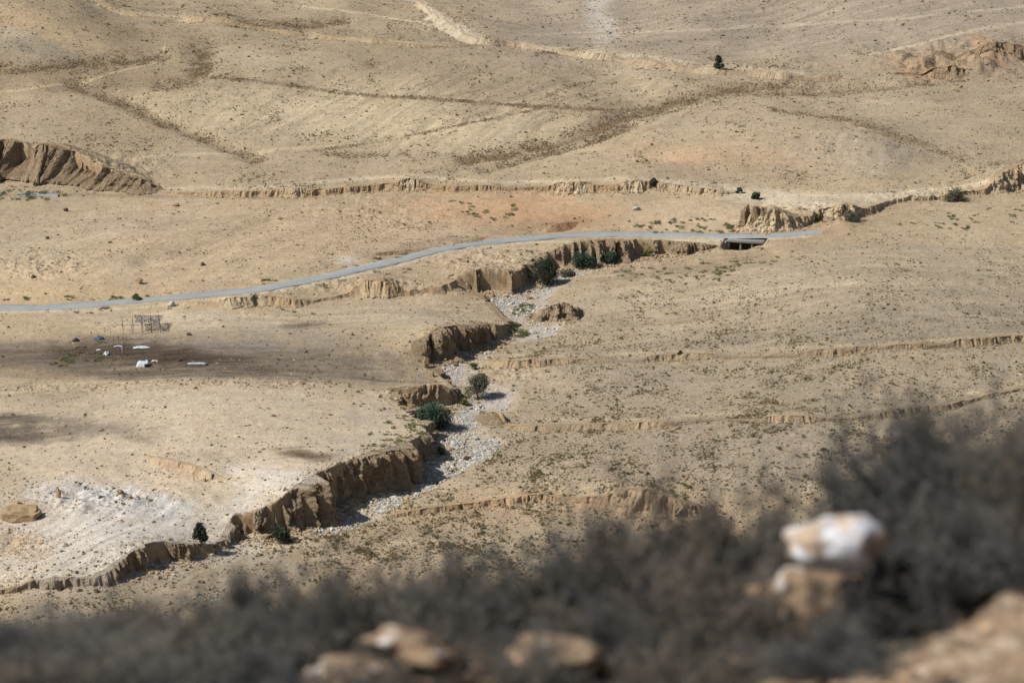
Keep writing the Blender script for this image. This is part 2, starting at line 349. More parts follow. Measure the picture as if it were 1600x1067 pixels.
# right-hand fan
mixc(rg(1250, 590, 520, 150, 0, 8), (170, 155, 128), .9)
mixc(rg(1450, 460, 330, 70, 4, 4), (168, 153, 126), .9)
mixc(rg(1150, 450, 240, 45, -8, 4), (186, 168, 136), .85)
mixc(rg(1500, 400, 150, 22, 3, 3), (176, 160, 132), .6)
mixc(rg(1390, 520, 180, 30, 0, 3), (150, 139, 116), .6)
mixc(rg(1300, 352, 240, 22, -14, 3), (176, 152, 116), .8)
mixc(rg(1060, 425, 140, 16, -6, 3), (168, 150, 116), .5)
mixc(rg(950, 600, 180, 25, 0, 3), (172, 156, 131), .7)
mixc(rg(980, 510, 200, 25, -5, 3), (180, 162, 130), .7)
mixc(rg(820, 580, 70, 22, 20, 3), (196, 174, 138), .8)
mixc(rg(1100, 710, 420, 60, 0, 5), (166, 151, 126), .85)
mixc(rg(850, 800, 200, 20, -3, 4), (184, 158, 124), .9)
mixc(rg(700, 870, 330, 45, -8, 5), (182, 162, 129), .9)
mixc(rg(560, 845, 170, 14, -12, 3), (160, 139, 112), .8)
mixc(rg(150, 950, 260, 40, -12, 4), (158, 143, 118), .95)
mixc(rg(950, 895, 260, 70, 0, 4), (168, 154, 130), .5)
mixc(rg(350, 890, 120, 22, -15, 3), (186, 167, 133), .7)
mixc(rg(1520, 95, 150, 30, -6, 3), (158, 136, 108), .9); mixc(rg(1430, 104, 44, 14, 10, 3), (176, 148, 112), .9); mixc(rg(1540, 72, 40, 12, 35, 3), (184, 146, 108), .8)
mixc(rg(940, 30, 22, 45, 0, 3), (205, 197, 180), .7)
mixc(rg(1180, 305, 140, 12, 6, 3), (212, 196, 164), .9)
mixc(rg(1360, 308, 130, 12, -4, 3), (206, 190, 158), .9)
mixc(rg(540, 408, 25, 9, 0, 3), (216, 204, 184), .9)
# bright rims, tracks
for pts, wd, col, s in [
    ([(0, 145), (130, 126), (240, 98), (262, 72)], 1.6, (200, 178, 136), .9),
    ([(205, 155), (300, 128), (330, 112)], 1.6, (200, 178, 136), .7),
    ([(130, 250), (250, 244), (400, 237), (520, 228)], 2.0, (206, 184, 144), .8),
    ([(450, 8), (560, 20), (680, 42)], 1.2, (208, 192, 156), .9),
    ([(800, 54), (1000, 50), (1200, 44), (1400, 30), (1600, 10)], 1.3, (200, 186, 158), .6),
    ([(1150, 42), (1350, 34), (1480, 14)], 1.0, (196, 182, 154), .5),
    ([(1330, 92), (1420, 72), (1500, 52), (1600, 36)], 3.0, (190, 176, 150), .7),
    ([(650, 0), (700, 38), (760, 60)], 4.0, (214, 202, 172), .9),
    ([(780, 66), (900, 80), (1000, 88), (1100, 104), (1250, 112)], 3.2, (206, 190, 156), .9),
    ([(150, 8), (200, 20), (300, 28), (400, 38), (520, 58), (700, 70)], 2.6, (200, 180, 140), .8),
    ([(240, 296), (420, 294), (520, 282), (640, 275), (800, 286), (1000, 278), (1120, 292), (1200, 306), (1340, 306), (1480, 296), (1590, 272)], 3.0, (214, 196, 160), .85),
    ([(380, 128), (460, 132)], 3.0, (150, 138, 118), .4),
    ([(1200, 168), (1330, 196), (1450, 232), (1510, 262)], 1.4, (206, 184, 146), .6),
    ([(0, 487), (130, 486), (250, 478), (400, 460), (520, 439), (600, 421), (700, 394), (820, 379), (1000, 376), (1120, 375), (1260, 368)], 2.2, (206, 192, 160), .9),
    ([(0, 472), (200, 465), (400, 443), (600, 402), (740, 371)], 2.0, (192, 164, 124), .6),
    ([(1260, 368), (1300, 350), (1350, 338), (1420, 328), (1500, 312)], 2.2, (196, 170, 132), .9),
    ([(840, 655), (1000, 655), (1140, 645), (1300, 645), (1450, 628), (1600, 596)], 2.4, (202, 182, 144), .7),
    ([(770, 555), (1000, 552), (1200, 545), (1400, 536), (1600, 520)], 2.4, (200, 180, 142), .6),
    ([(700, 786), (850, 766), (980, 756)], 2.2, (206, 180, 140), .8),
    ([(600, 850), (660, 845), (800, 846)], 3.0, (200, 182, 144), .6),
    ([(380, 595), (300, 592), (120, 600), (0, 615)], 2.4, (206, 186, 146), .7),
    ([(330, 750), (400, 760), (480, 748)], 2.6, (216, 208, 190), .7),
    ([(1230, 510), (1120, 540)], 2, (180, 162, 130), .1)]:
    mixc(lw(pts, wd), col, s)
# dark stony bands
BANDS = [([(0, 105), (90, 100), (180, 96), (250, 88)], 6, .7), ([(120, 130), (190, 158), (260, 190), (330, 218), (400, 245)], 5, .6), ([(320, 75), (315, 100), (300, 118), (260, 128)], 7, .6),
         ([(320, 120), (400, 127), (450, 134), (580, 150), (700, 156), (850, 167), (960, 172)], 2.2, .65), ([(380, 36), (470, 40), (540, 30)], 4, .4),
         ([(730, 246), (800, 236), (880, 216), (940, 196), (980, 178), (1060, 156), (1130, 140), (1230, 130)], 6, .65), ([(760, 262), (850, 238), (930, 215), (985, 192)], 4, .4),
         ([(1190, 140), (1300, 140), (1500, 120)], 5, .3), ([(460, 240), (600, 222), (700, 200), (850, 170)], 1.2, .5), ([(1210, 172), (1330, 190), (1370, 200), (1430, 222), (1500, 250)], 3, .22),
         ([(0, 305), (120, 303), (180, 306), (300, 308), (460, 312)], 2.5, .45), ([(500, 240), (580, 244), (680, 240)], 2.5, .25), ([(230, 405), (300, 385), (420, 350)], 6, .02),
         ([(840, 84), (900, 80)], 3, .3), ([(1000, 420), (1100, 410), (1200, 395)], 6, .15)]
BW = np.zeros(U.shape); sum_sw = np.zeros(U.shape)
for pts, wd, s in BANDS:
    q = lw(pts, wd, warp=.25); mixc(q, (132, 113, 88), s); BW = np.maximum(BW, q*s); sum_sw = np.maximum(sum_sw, lw(pts, wd*1.8, warp=.1)*(wd > 3.5))
GZ -= 1.1*sum_sw; 
# slope direction dependent detritus
mixc(sst(.45, .75, n1), (160, 144, 118), .18)
mixc(sst(.6, .3, n1), (208, 190, 156), .12)
# wadi bed
insb = np.zeros(U.shape, bool); mb = (U0 > 440) & (U0 < 1000) & (V0 > 380) & (V0 < 860)
wob = 0.9*fbm(GX/3, GY/3, 3, 15)
d, _ = dist_line(GX[mb], GY[mb], np.vstack([BED, BED[:1]])); ib = inpoly(GX[mb], GY[mb], BED)
BM = np.zeros(U.shape); BM[mb] = sst(-1.2, 0.8, np.where(ib, d, -d)+wob[mb])
mixc(BM, (186, 178, 163), 1)
mixc(BM*rg(640, 770, 110, 28, -35, 3), (206, 200, 188), .8)
SILT = sst(.48, .6, fbm(GX/4, GY/9, 4, 17)*.5+.5); mixc(BM*SILT, (184, 168, 142), .85)
def streak(ang, L1, L2, wt, amt, sd):
    global C
    a_ = math.radians(ang); p = (GX*math.cos(a_)+GY*math.sin(a_))/L1; q_ = (-GX*math.sin(a_)+GY*math.cos(a_)+1.2*fbm(GX/9, GY/12, 2, sd+5))/L2
    C = C*(1+amt*np.clip(wt, 0, 1)*fbm(p, q_, 4, sd, .6))[..., None]
streak(60, 14, .9, rg(200, 840, 330, 70, 5, 4), .3, 401)
streak(-55, 12, 1.0, rg(300, 760, 260, 50, 0, 4), .22, 402)
streak(8, 26, 2.0, rg(1250, 470, 500, 90, 0, 4), .30, 403)
streak(4, 22, 1.3, rg(650, 495, 200, 25, 0, 4)+rg(330, 505, 200, 20, 0, 4), .34, 404)
streak(70, 24, 1.5, rg(700, 170, 420, 70, 0, 4), .4, 405)
streak(80, 14, 1.6, rg(1360, 235, 110, 34, 0, 3), .4, 406)
streak(20, 40, 3.0, rg(1200, 40, 500, 60, 0, 5), .26, 407)
streak(65, 16, 1.6, rg(300, 385, 330, 60, 0, 4), .22, 408)
mixc(rg(230, 562, 380, 30, 2, 5), (122, 110, 92), .75); mixc(rg(230, 558, 170, 17, 2, 4), (86, 70, 56), .85); mixc(rg(40, 668, 130, 14, 3, 3), (108, 98, 82), .6)
streak(3, 9, 1.1, rg(250, 562, 330, 34, 2, 4)+rg(20, 670, 120, 26, 0, 3)+rg(470, 708, 60, 12, 0, 3)+rg(560, 590, 110, 14, 4, 3), .75, 420)
streak(75, 10, .9, rg(160, 785, 170, 34, 0, 3), .45, 409)
C *= (1+.13*fbm(GX/1.1, GY/1.6, 3, 411, .7)+.05*fbm(GX/60, GY/90, 3, 412))[..., None]
gy_ = np.gradient(GZ, axis=0)/np.gradient(GY, axis=0); gx_ = np.gradient(GZ, axis=1)/np.gradient(GX, axis=1); slp = np.hypot(gx_, gy_)*(GY > 340)
k_ = sst(.75, 1.6, slp)[..., None]; C = C*(1-k_)+lin((176, 150, 112))*k_
gm = C.mean(-1, keepdims=True); C = gm+(C-gm)*.93; C = C*np.array([.995, .992, 1.02])
C *= KA

# densities for ground cover
DS = np.full(U.shape, 0.45)
DS = np.where(V < 300, 1.25, DS)
for (u, v, ru, rv, a, p, s) in [(1250, 600, 560, 170, 0, 8, 1.9), (1000, 720, 420, 80, 0, 6, 2.0), (600, 360, 260, 60, -4, 4, .95), (230, 390, 300, 70, 0, 4, .5), (1450, 450, 300, 60, 0, 4, 1.6), (130, 950, 330, 60, -12, 4, 2.2), (760, 830, 330, 60, -8, 4, 2.6),
                                (700, 120, 500, 60, 3, 4, 1.5), (1300, 200, 300, 60, 0, 4, 1.0), (330, 690, 430, 90, 0, 6, .16), (140, 850, 280, 80, 8, 5, .2), (450, 790, 120, 40, -30, 4, .1), (800, 320, 170, 26, 2, 3, .15), (600, 490, 180, 26, 0, 3, .3),
                                (1080, 60, 400, 50, 0, 5, 1.2), (300, 560, 400, 30, 0, 4, .4), (740, 400, 120, 25, 0, 3, .8)]:
    k = rg(u, v, ru, rv, a, p); DS = DS*(1-k)+s*k
DS = DS*(1-BM)*(1-np.clip(lw([(-50, 480), (130, 477), (250, 469), (400, 451), (520, 429), (600, 411), (680, 392), (770, 377), (900, 370), (1150, 368), (1280, 361)], 6, warp=0)*1.6, 0, 1))
DS *= (.42+1.0*sst(.32, .72, fbm(GX/8, GY/12, 3, 37)*.5+.5))*(.3+1.2*sst(.35, .65, fbm(GX/1.8, GY/2.6, 2, 39)*.5+.5))*(1+2.2*sst(.88, .99, 1-np.abs(fbm(GX/22, GY/30, 3, 47))))
U, V = U0, V0

def mesh_obj(name, verts, quads=None, tris=None, mat=None, parent=None, smooth=True, cols=None, extra=None):
    me = bpy.data.meshes.new(name)
    verts = np.asarray(verts, np.float32).reshape(-1, 3)
    li = []; ls = []; tot = 0
    if quads is not None and len(quads): li.append(np.asarray(quads, np.int32).ravel()); ls.append(np.full(len(quads), 4, np.int32))
    if tris is not None and len(tris): li.append(np.asarray(tris, np.int32).ravel()); ls.append(np.full(len(tris), 3, np.int32))
    li = np.concatenate(li); ls = np.concatenate(ls)
    me.vertices.add(len(verts)); me.vertices.foreach_set('co', verts.ravel())
    me.loops.add(len(li)); me.loops.foreach_set('vertex_index', li)
    me.polygons.add(len(ls)); me.polygons.foreach_set('loop_start', np.concatenate([[0], np.cumsum(ls)[:-1]]).astype(np.int32))
    me.polygons.foreach_set('loop_total', ls)
    me.polygons.foreach_set('use_smooth', np.full(len(ls), smooth, bool))
    me.update(calc_edges=True)
    if cols is not None:
        at = me.color_attributes.new('tint', 'FLOAT_COLOR', 'POINT')
        c4 = np.ones((len(verts), 4), np.float32); c4[:, :3] = cols; at.data.foreach_set('color', c4.ravel())
    if extra:
        for kk, arr in extra.items():
            at = me.attributes.new(kk, 'FLOAT', 'POINT'); at.data.foreach_set('value', np.asarray(arr, np.float32).ravel())
    if mat: me.materials.append(mat)
    o = bpy.data.objects.new(name, me); COL.objects.link(o)
    if parent: o.parent = parent
    return o
def tag(o, label=None, cat=None, group=None, kind=None):
    if label: o['label'] = label
    if cat: o['category'] = cat
    if group: o['group'] = group
    if kind: o['kind'] = kind
    return o

# ------------------------------------------------------------------ materials
class NT:
    def __init__(s, name):
        s.m = bpy.data.materials.new(name); s.m.use_nodes = True; s.t = s.m.node_tree; s.t.nodes.clear()
        s.o = s.n('ShaderNodeOutputMaterial'); s.b = s.n('ShaderNodeBsdfPrincipled'); s.t.links.new(s.b.outputs[0], s.o.inputs[0])
        s.b.inputs['Roughness'].default_value = 0.95; s.b.inputs['Specular IOR Level'].default_value = 0.15
    def n(s, t, **k):
        x = s.t.nodes.new(t)
        for a, b in k.items(): setattr(x, a, b)
        return x
    def L(s, a, b): s.t.links.new(a, b)
    def pos(s):
        g = s.n('ShaderNodeNewGeometry'); return g.outputs['Position']
    def noise(s, scale, detail=3, rough=.55, vec=None, sc3=None, dist=0):
        x = s.n('ShaderNodeTexNoise'); x.inputs['Scale'].default_value = scale; x.inputs['Detail'].default_value = detail; x.inputs['Roughness'].default_value = rough; x.inputs['Distortion'].default_value = dist
        v = vec or s.pos()
        if sc3:
            mp = s.n('ShaderNodeMapping'); mp.inputs['Scale'].default_value = sc3; s.L(v, mp.inputs[0]); v = mp.outputs[0]
        s.L(v, x.inputs['Vector']); return x.outputs['Fac']
    def ramp(s, f, a, b, lo=0., hi=1.):
        x = s.n('ShaderNodeMapRange'); x.inputs[1].default_value = a; x.inputs[2].default_value = b; x.inputs[3].default_value = lo; x.inputs[4].default_value = hi
        s.L(f, x.inputs[0]); return x.outputs[0]
    def math(s, op, a, b):
        x = s.n('ShaderNodeMath', operation=op)
        for i, q in enumerate((a, b)):
            if isinstance(q, (int, float)): x.inputs[i].default_value = q
            else: s.L(q, x.inputs[i])
        return x.outputs[0]
    def mix(s, f, a, b, mode='MIX'):
        x = s.n('ShaderNodeMix', data_type='RGBA', blend_type=mode)
        if isinstance(f, (int, float)): x.inputs[0].default_value = f
        else: s.L(f, x.inputs[0])
        for i, q in ((6, a), (7, b)):
            if isinstance(q, tuple): x.inputs[i].default_value = q+(1,)
            else: s.L(q, x.inputs[i])
        return x.outputs[2]
    def attr(s, name): 
        x = s.n('ShaderNodeAttribute'); x.attribute_name = name; return x
    def bump(s, h, strength, dist):
        x = s.n('ShaderNodeBump'); x.inputs['Strength'].default_value = strength; x.inputs['Distance'].default_value = dist; s.L(h, x.inputs['Height']); s.L(x.outputs[0], s.b.inputs['Normal'])
    def color(s, c):
        if isinstance(c, tuple): s.b.inputs['Base Color'].default_value = c+(1,)
        else: s.L(c, s.b.inputs['Base Color'])
        return s.m
def hsvmul(m, col, fac):   # multiply colour by scalar socket
    return m.mix(1.0, col, m.mix(fac, (0, 0, 0), (1, 1, 1)), 'MULTIPLY')
def scale_col(m, col, val):
    x = m.n('ShaderNodeVectorMath', operation='SCALE'); m.L(col, x.inputs[0]); m.L(val, x.inputs['Scale']); return x.outputs[0]

m = NT('desert_ground'); tint = m.attr('tint').outputs['Color']
a = m.ramp(m.noise(.12, 5, .65), .3, .7, .92, 1.07); b = m.ramp(m.noise(1.1, 4, .7), .3, .7, .88, 1.10); c = m.ramp(m.noise(3.6, 4, .8), .35, .65, .64, 1.30)
st = m.ramp(m.noise(.35, 3, .6, sc3=(.35, 1.6, 1), dist=.8), .35, .65, .93, 1.06)
val = m.math('MULTIPLY', m.math('MULTIPLY', a, b), m.math('MULTIPLY', c, st))
col = scale_col(m, tint, val)
vo = m.n('ShaderNodeTexVoronoi'); vo.inputs['Scale'].default_value = 2.6; m.L(m.pos(), vo.inputs['Vector'])
spk = m.math('MULTIPLY', m.ramp(vo.outputs['Distance'], .30, .16, 0, 1), m.ramp(m.noise(.8, 2), .47, .6, 0, 1))
spk = m.math('MULTIPLY', spk, m.ramp(m.attr('dens').outputs['Fac'], .1, 1.1, .15, .85))
col = m.mix(spk, col, (.13, .105, .07))
warm = m.ramp(m.noise(.2, 4), .4, .7, 0, .35); col = m.mix(warm, col, scale_col(m, m.mix(1.0, col, (1.06, .97, .86), 'MULTIPLY'), m.ramp(m.noise(.2, 1), 0, 1, 1, 1)))
m.bump(m.math('ADD', m.noise(1.3, 5, .75), m.math('MULTIPLY', m.noise(5, 3, .7), .8)), .8, .12)
M_GROUND = m.color(col)

def cliff_mat(name, c1, c2, c3, bd=.5, br=1.2):
    c1, c2, c3 = (tuple(br*q for q in _g(c)) for c in (c1, c2, c3)); m = NT(name)
    n = m.noise(.55, 6, .7, sc3=(1, 1, .45)); n2 = m.noise(2.6, 5, .75); lay = m.noise(.9, 4, .6, sc3=(.12, .12, 2.2))
    col = m.mix(m.ramp(n, .35, .65), c1, c2); col = m.mix(m.ramp(lay, .45, .7, 0, .6), col, c3)
    col = scale_col(m, col, m.ramp(n2, .3, .7, .72, 1.2))
    col = m.mix(m.math('MULTIPLY', m.ramp(m.noise(1.6, 3, .6), .56, .66), .55), col, (.17, .13, .085))
    cp = m.ramp(m.math('ADD', m.attr('cap').outputs['Fac'], m.ramp(m.noise(1.8, 3), .3, .7, -.18, .18)), .25, .75)
    col = m.mix(cp, col, scale_col(m, m.mix(1.0, m.attr('tint').outputs['Color'], (1.08, 1.0, .92), 'MULTIPLY'), m.ramp(n2, .3, .7, .84, 1.14)))
    m.bump(m.math('ADD', m.noise(1.1, 6, .8), m.math('MULTIPLY', m.noise(.8, 4, .7, sc3=(2, 2, .3)), .8)), 1.0, bd)
    return m.color(col)
def L3(c, k=KA): return tuple(float(q) for q in lin(c)*k)
def _g(c, f=.82):
    q = sum(c)/3; return tuple(q+(k_-q)*f for k_ in c)
CL = [cliff_mat('pale_marl_cliff', L3((206, 182, 140)), L3((182, 154, 112)), L3((214, 196, 160))),
      cliff_mat('tan_bank', L3((200, 172, 128)), L3((182, 150, 106)), L3((206, 184, 144))),
      cliff_mat('orange_bank', L3((196, 162, 116)), L3((172, 136, 94)), L3((200, 172, 130))),
      cliff_mat('brown_bank', L3((178, 150, 112)), L3((152, 124, 90)), L3((192, 166, 126)), 1.0),
      cliff_mat('chalk_bank', L3((210, 196, 164)), L3((186, 164, 126)), L3((214, 204, 178))),
      cliff_mat('wadi_conglomerate', L3((196, 170, 130)), L3((162, 134, 98)), L3((204, 182, 144)), 1.1, 1.22)]
m = NT('asphalt'); n = m.noise(2.2, 5, .7); st = m.noise(.25, 3, .6)
m.bump(m.noise(8, 3), .3, .02)
colr = m.mix(m.ramp(n, .3, .7), L3((143, 147, 144), .8), L3((163, 164, 158), .8)); M_ROAD = m.color(scale_col(m, colr, m.ramp(st, .3, .7, .88, 1.08)))
def stone_mat(name, c1, c2, dark=.4):
    m = NT(name); ob = m.n('ShaderNodeObjectInfo'); at = m.attr('tint').outputs['Color']
    col = m.mix(m.ramp(m.noise(.9, 5, .7), .3, .7), c1, c2)
    col = scale_col(m, col, m.ramp(m.noise(5, 4, .7), .3, .7, 1-dark, 1.15)); m.bump(m.noise(4, 5, .75), .7, .12)
    return m.color(col)
def tint_mat(name, dark=.35):
    m = NT(name); col = scale_col(m, m.attr('tint').outputs['Color'], m.ramp(m.noise(4, 4, .7), .3, .7, 1-dark, 1.15)); m.bump(m.noise(5, 3), .5, .05); return m.color(col)
M_TINT = tint_mat('tinted_natural')
M_LIME = stone_mat('limestone', L3((222, 217, 206)), L3((196, 188, 172)))
M_TAN = stone_mat('tan_rock', L3((196, 170, 132)), L3((160, 134, 100)))
M_DROCK = stone_mat('dark_rock', L3((120, 98, 76)), L3((92, 74, 58)))
M_CONC = stone_mat('weathered_concrete', L3((160, 158, 150)), L3((138, 136, 130)), .2)
def leaf_mat(name, c1, c2):
    m = NT(name); col = m.mix(m.ramp(m.noise(1.4, 4, .7), .35, .65), c1, c2); m.b.inputs['Roughness'].default_value = .75
    return m.color(scale_col(m, col, m.ramp(m.noise(7, 2), .3, .7, .75, 1.25)))
LF = {'dark': leaf_mat('dark_leaves', (.030, .042, .026), (.055, .066, .036)), 'teal': leaf_mat('tamarisk_leaves', (.040, .066, .046), (.068, .092, .054)),
      'grey': leaf_mat('grey_leaves', (.085, .085, .06), (.14, .13, .085)), 'olive': leaf_mat('olive_leaves', (.10, .11, .03), (.19, .18, .06)), 'green': leaf_mat('green_leaves', (.07, .10, .035), (.12, .14, .055)),
      'dry': leaf_mat('dry_leaves', (.16, .13, .07), (.24, .19, .10))}
m = NT('bark'); M_BARK = m.color(m.mix(m.ramp(m.noise(6, 4), .3, .7), (.06, .045, .035), (.11, .085, .06)))

# ------------------------------------------------------------------ build the ground
idx = np.arange(NR*NC).reshape(NR, NC)
q = np.stack([idx[:-1, :-1], idx[:-1, 1:], idx[1:, 1:], idx[1:, :-1]], -1).reshape(-1, 4)
ground = mesh_obj('ground', np.stack([GX, GY, GZ], -1), q, mat=M_GROUND, cols=C.reshape(-1, 3), extra={'dens': DS})
tag(ground, kind='structure')
# sampling helper on the actual sheet
def gz(x, y):
    x = np.atleast_1d(np.asarray(x, float)); y = np.atleast_1d(np.asarray(y, float))
    r = np.interp(y, Yr, np.arange(NR)); c = np.interp(x/(y+100), A, np.arange(NC))
    r0 = np.clip(r.astype(int), 0, NR-2); c0 = np.clip(c.astype(int), 0, NC-2); fr = r-r0; fc = c-c0
    return (GZ[r0, c0]*(1-fr)*(1-fc)+GZ[r0+1, c0]*fr*(1-fc)+GZ[r0, c0+1]*(1-fr)*fc+GZ[r0+1, c0+1]*fr*fc)
def at(u, v):
    x, y = unproject(u, v); return float(x[0]), float(y[0]), float(gz(x, y)[0])
def ppm(y, z=0): return F/(y*ct-(z-H)*st_)     # survey units per metre at that distance

# ------------------------------------------------------------------ cliff faces
def n3(a, b, s, o=3): return fbm(a, b, o, s)
def cliff_face(name, S, mat, batter=.3, amp=None, wave=1, step=.22, seed=0, minD=.15, gully=0):
    Q, s = resample(np.column_stack([S['pts'], S['D']]), step)
    # smooth plan normal
    k = np.ones(7)/7
    px = np.convolve(np.pad(Q[:, 0], 3, 'edge'), k, 'valid'); py = np.convolve(np.pad(Q[:, 1], 3, 'edge'), k, 'valid')
    tx = np.gradient(px); ty = np.gradient(py)
    kk = np.ones(15)/15
    tx = np.convolve(np.pad(tx, 7, 'edge'), kk, 'valid'); ty = np.convolve(np.pad(ty, 7, 'edge'), kk, 'valid')
    ln = np.hypot(tx, ty)+1e-9; nx, ny = ty/ln, -tx/ln      # outward = right-hand side of travel
    D = np.maximum(Q[:, 2], 0)
    D = np.maximum(Q[:, 2], 0); SH = S['sh']*np.clip(D/5, 0, 1); topd = S['w']+.35+SH
    xt, yt = px-nx*topd, py-ny*topd
    zt = gz(xt, yt); zf = gz(px+nx*1.0, py+ny*1.0)
    Dm = D.max(); R = int(np.clip(Dm/.16, 8, 46))
    am = (amp if amp else .42)*np.minimum(D, 6)**.75
    g1 = n3(s/(3.4*wave), s*0+seed, 100+seed, 2); rid = 1-np.abs(n3(s/(1.9*wave), s*0+3.3+seed, 140+seed, 2))*2.2
    crease = am*1.5*sst(.62, .9, 1-np.abs(n3(s/(3.4*wave), s*0+9.1+seed, 150+seed, 2))*3)
    if gully:
        crease = gully*np.minimum(D/5, 1)*(1.5*(1-np.minimum(np.abs(n3(s/9.5, s*0+9.1+seed, 150+seed, 2))*2.6, 1))**1.3+.9*(1-np.minimum(np.abs(n3(s/3.3, s*0+2, 12, 2))*2.6, 1))); g1 = g1*.8
    T = np.linspace(0, 1, R+1)
    rows = []
    for j, t in enumerate(T):
        dep = t*D
        lean = .55*fbm(s/6., np.full_like(s, t*1.2)+seed, 2, 160+seed)
        g = am*(g1*1.25 + rid*.55*(.5+.5*math.sin(min(t*1.2, 1)*PI))) - (crease*(1-.6*t) if not gully else crease*(.45+.9*math.sin(t*PI))*(1+.5*fbm(s/4, s*0+t*3, 2, 66))) + .16*am*0+ .62*np.minimum(D, 3)**.8*fbm(s/1.25, dep/2.8+seed, 4, 180+seed, .8) + .9*np.minimum(D/4, 1)*fbm(s/2.8, dep/5+seed, 2, 190+seed) - 1.3*np.minimum(D/4, 1)*sst(.08, .3, fbm(s/1.5, dep/3.6+seed*3, 2, 195+seed))
        g += am*lean*.6
        prof = (1-batter)*0 + batter*D*t**1.15
        off = 0.1 - 1.3*SH + prof + g*(.75 if t > .03 else .6) + .12*D*sst(.75, 1., np.full_like(s, t))*(1+fbm(s/1.5, s*0, 2, 7))
        off = np.maximum(off, -S['w']-SH-.3-(2.5 if gully else 0)*(t > .12))
        zz = zf + (zt-zf)*(1-t) + (0.03 if t == 0 else 0) - (.35 if t == 1 else 0)
        zz = zz + np.where((t > 0) & (t < .2), .12*am*fbm(s/.6, s*0+t, 2, 9), 0)
        rows.append(np.stack([px+nx*off, py+ny*off, zz], -1))
    top0 = np.stack([xt-nx*.3, yt-ny*.3, zt-.12], -1); top1 = np.stack([px-nx*(topd-.1), py-ny*(topd-.1), zt-.03], -1)
    G = np.stack([top0, top1]+rows, 0)
    r_ = np.clip(np.interp(yt, Yr, np.arange(NR)), 0, NR-1).astype(int); c_ = np.clip(np.interp(xt/(yt+100), A, np.arange(NC)), 0, NC-1).astype(int)
    tc = C[r_, c_]; cap = np.zeros(G.shape[:2]); edge = sst(2.4, 1.1, D)
    for j in range(G.shape[0]): cap[j] = [1, 1, .9, .45, .15][j] if j < 5 else 0
    cap = np.clip(np.maximum(cap, edge[None]*.9)+0*cap, 0, 1)
    if R > 20: cap[5:8] = np.maximum(cap[5:8], .2*sst(.0, .3, fbm(s/1.2, s*0, 2, 77))[None])
    n = G.shape[1]; ix = np.arange(G.shape[0]*n).reshape(G.shape[0], n)
    qq = np.stack([ix[:-1, :-1], ix[1:, :-1], ix[1:, 1:], ix[:-1, 1:]], -1)
    ok = (np.minimum(D[:-1], D[1:]) > minD)
    qq = qq[:, ok].reshape(-1, 4)
    o = mesh_obj(name, G, qq, mat=mat, smooth=False, cols=np.repeat(tc[None], G.shape[0], 0).reshape(-1, 3), extra={'cap': cap}); tag(o, kind='structure'); return o
cliff_face('cliff', WADI, CL[5], batter=.2, amp=.95, wave=1.15, step=.17, seed=1)
for i, (nm, S) in enumerate(LOCAL):
    cliff_face('cliff', S, CL[S.get('colr', 1)], batter=S.get('batter', .5), amp=S.get('amp', .4), wave=S.get('wave', 1), gully={'l': 3.6, 'm': 2.8}.get(nm, 0), step=.3 if nm not in 'k' else .22, seed=3+i)

# ------------------------------------------------------------------ road
def ribbon(P, z, width, name, mat, up=.03, thick=.12):
    tx = np.gradient(P[:, 0]); ty = np.gradient(P[:, 1]); ln = np.hypot(tx, ty); nx, ny = -ty/ln, tx/ln
    edge = .5*fbm(np.arange(len(P))/3., np.zeros(len(P)), 2, 3)
    offs = [-width/2-.05, -width/2, -width/4, 0, width/4, width/2, width/2+.05]; zz = [-thick, 0, .03, .05, .03, 0, -thick]
    G = np.stack([np.stack([P[:, 0]+nx*(o+edge*np.sign(o)*(abs(o) > width/3)), P[:, 1]+ny*(o+edge*np.sign(o)*(abs(o) > width/3)), z+up+h], -1) for o, h in zip(offs, zz)], 0)
    n = len(P); ix = np.arange(7*n).reshape(7, n)
    qq = np.stack([ix[:-1, :-1], ix[:-1, 1:], ix[1:, 1:], ix[1:, :-1]], -1).reshape(-1, 4)
    return mesh_obj(name, G, qq, mat=mat)
RC2, _ = resample(np.column_stack([RC, zr]), 1.0)
tag(ribbon(RC2[:, :2], RC2[:, 2], 4.0, 'road', M_ROAD), kind='structure')
RC4, _ = resample(chaikin(P2([(1168, 355.5), (1178, 354.6), (1190, 355.2), (1204, 356.5)]), 1), 1.0)
tag(ribbon(RC4, gz(RC4[:, 0], RC4[:, 1])+.1, 3.2, 'road', M_ROAD), kind='structure')
RC5, _ = resample(chaikin(P2([(30, 305), (48, 305.5), (70, 305), (92, 306)]), 1), 1.0)
tag(ribbon(RC5, gz(RC5[:, 0], RC5[:, 1])+.1, 3.0, 'road', M_ROAD), kind='structure')

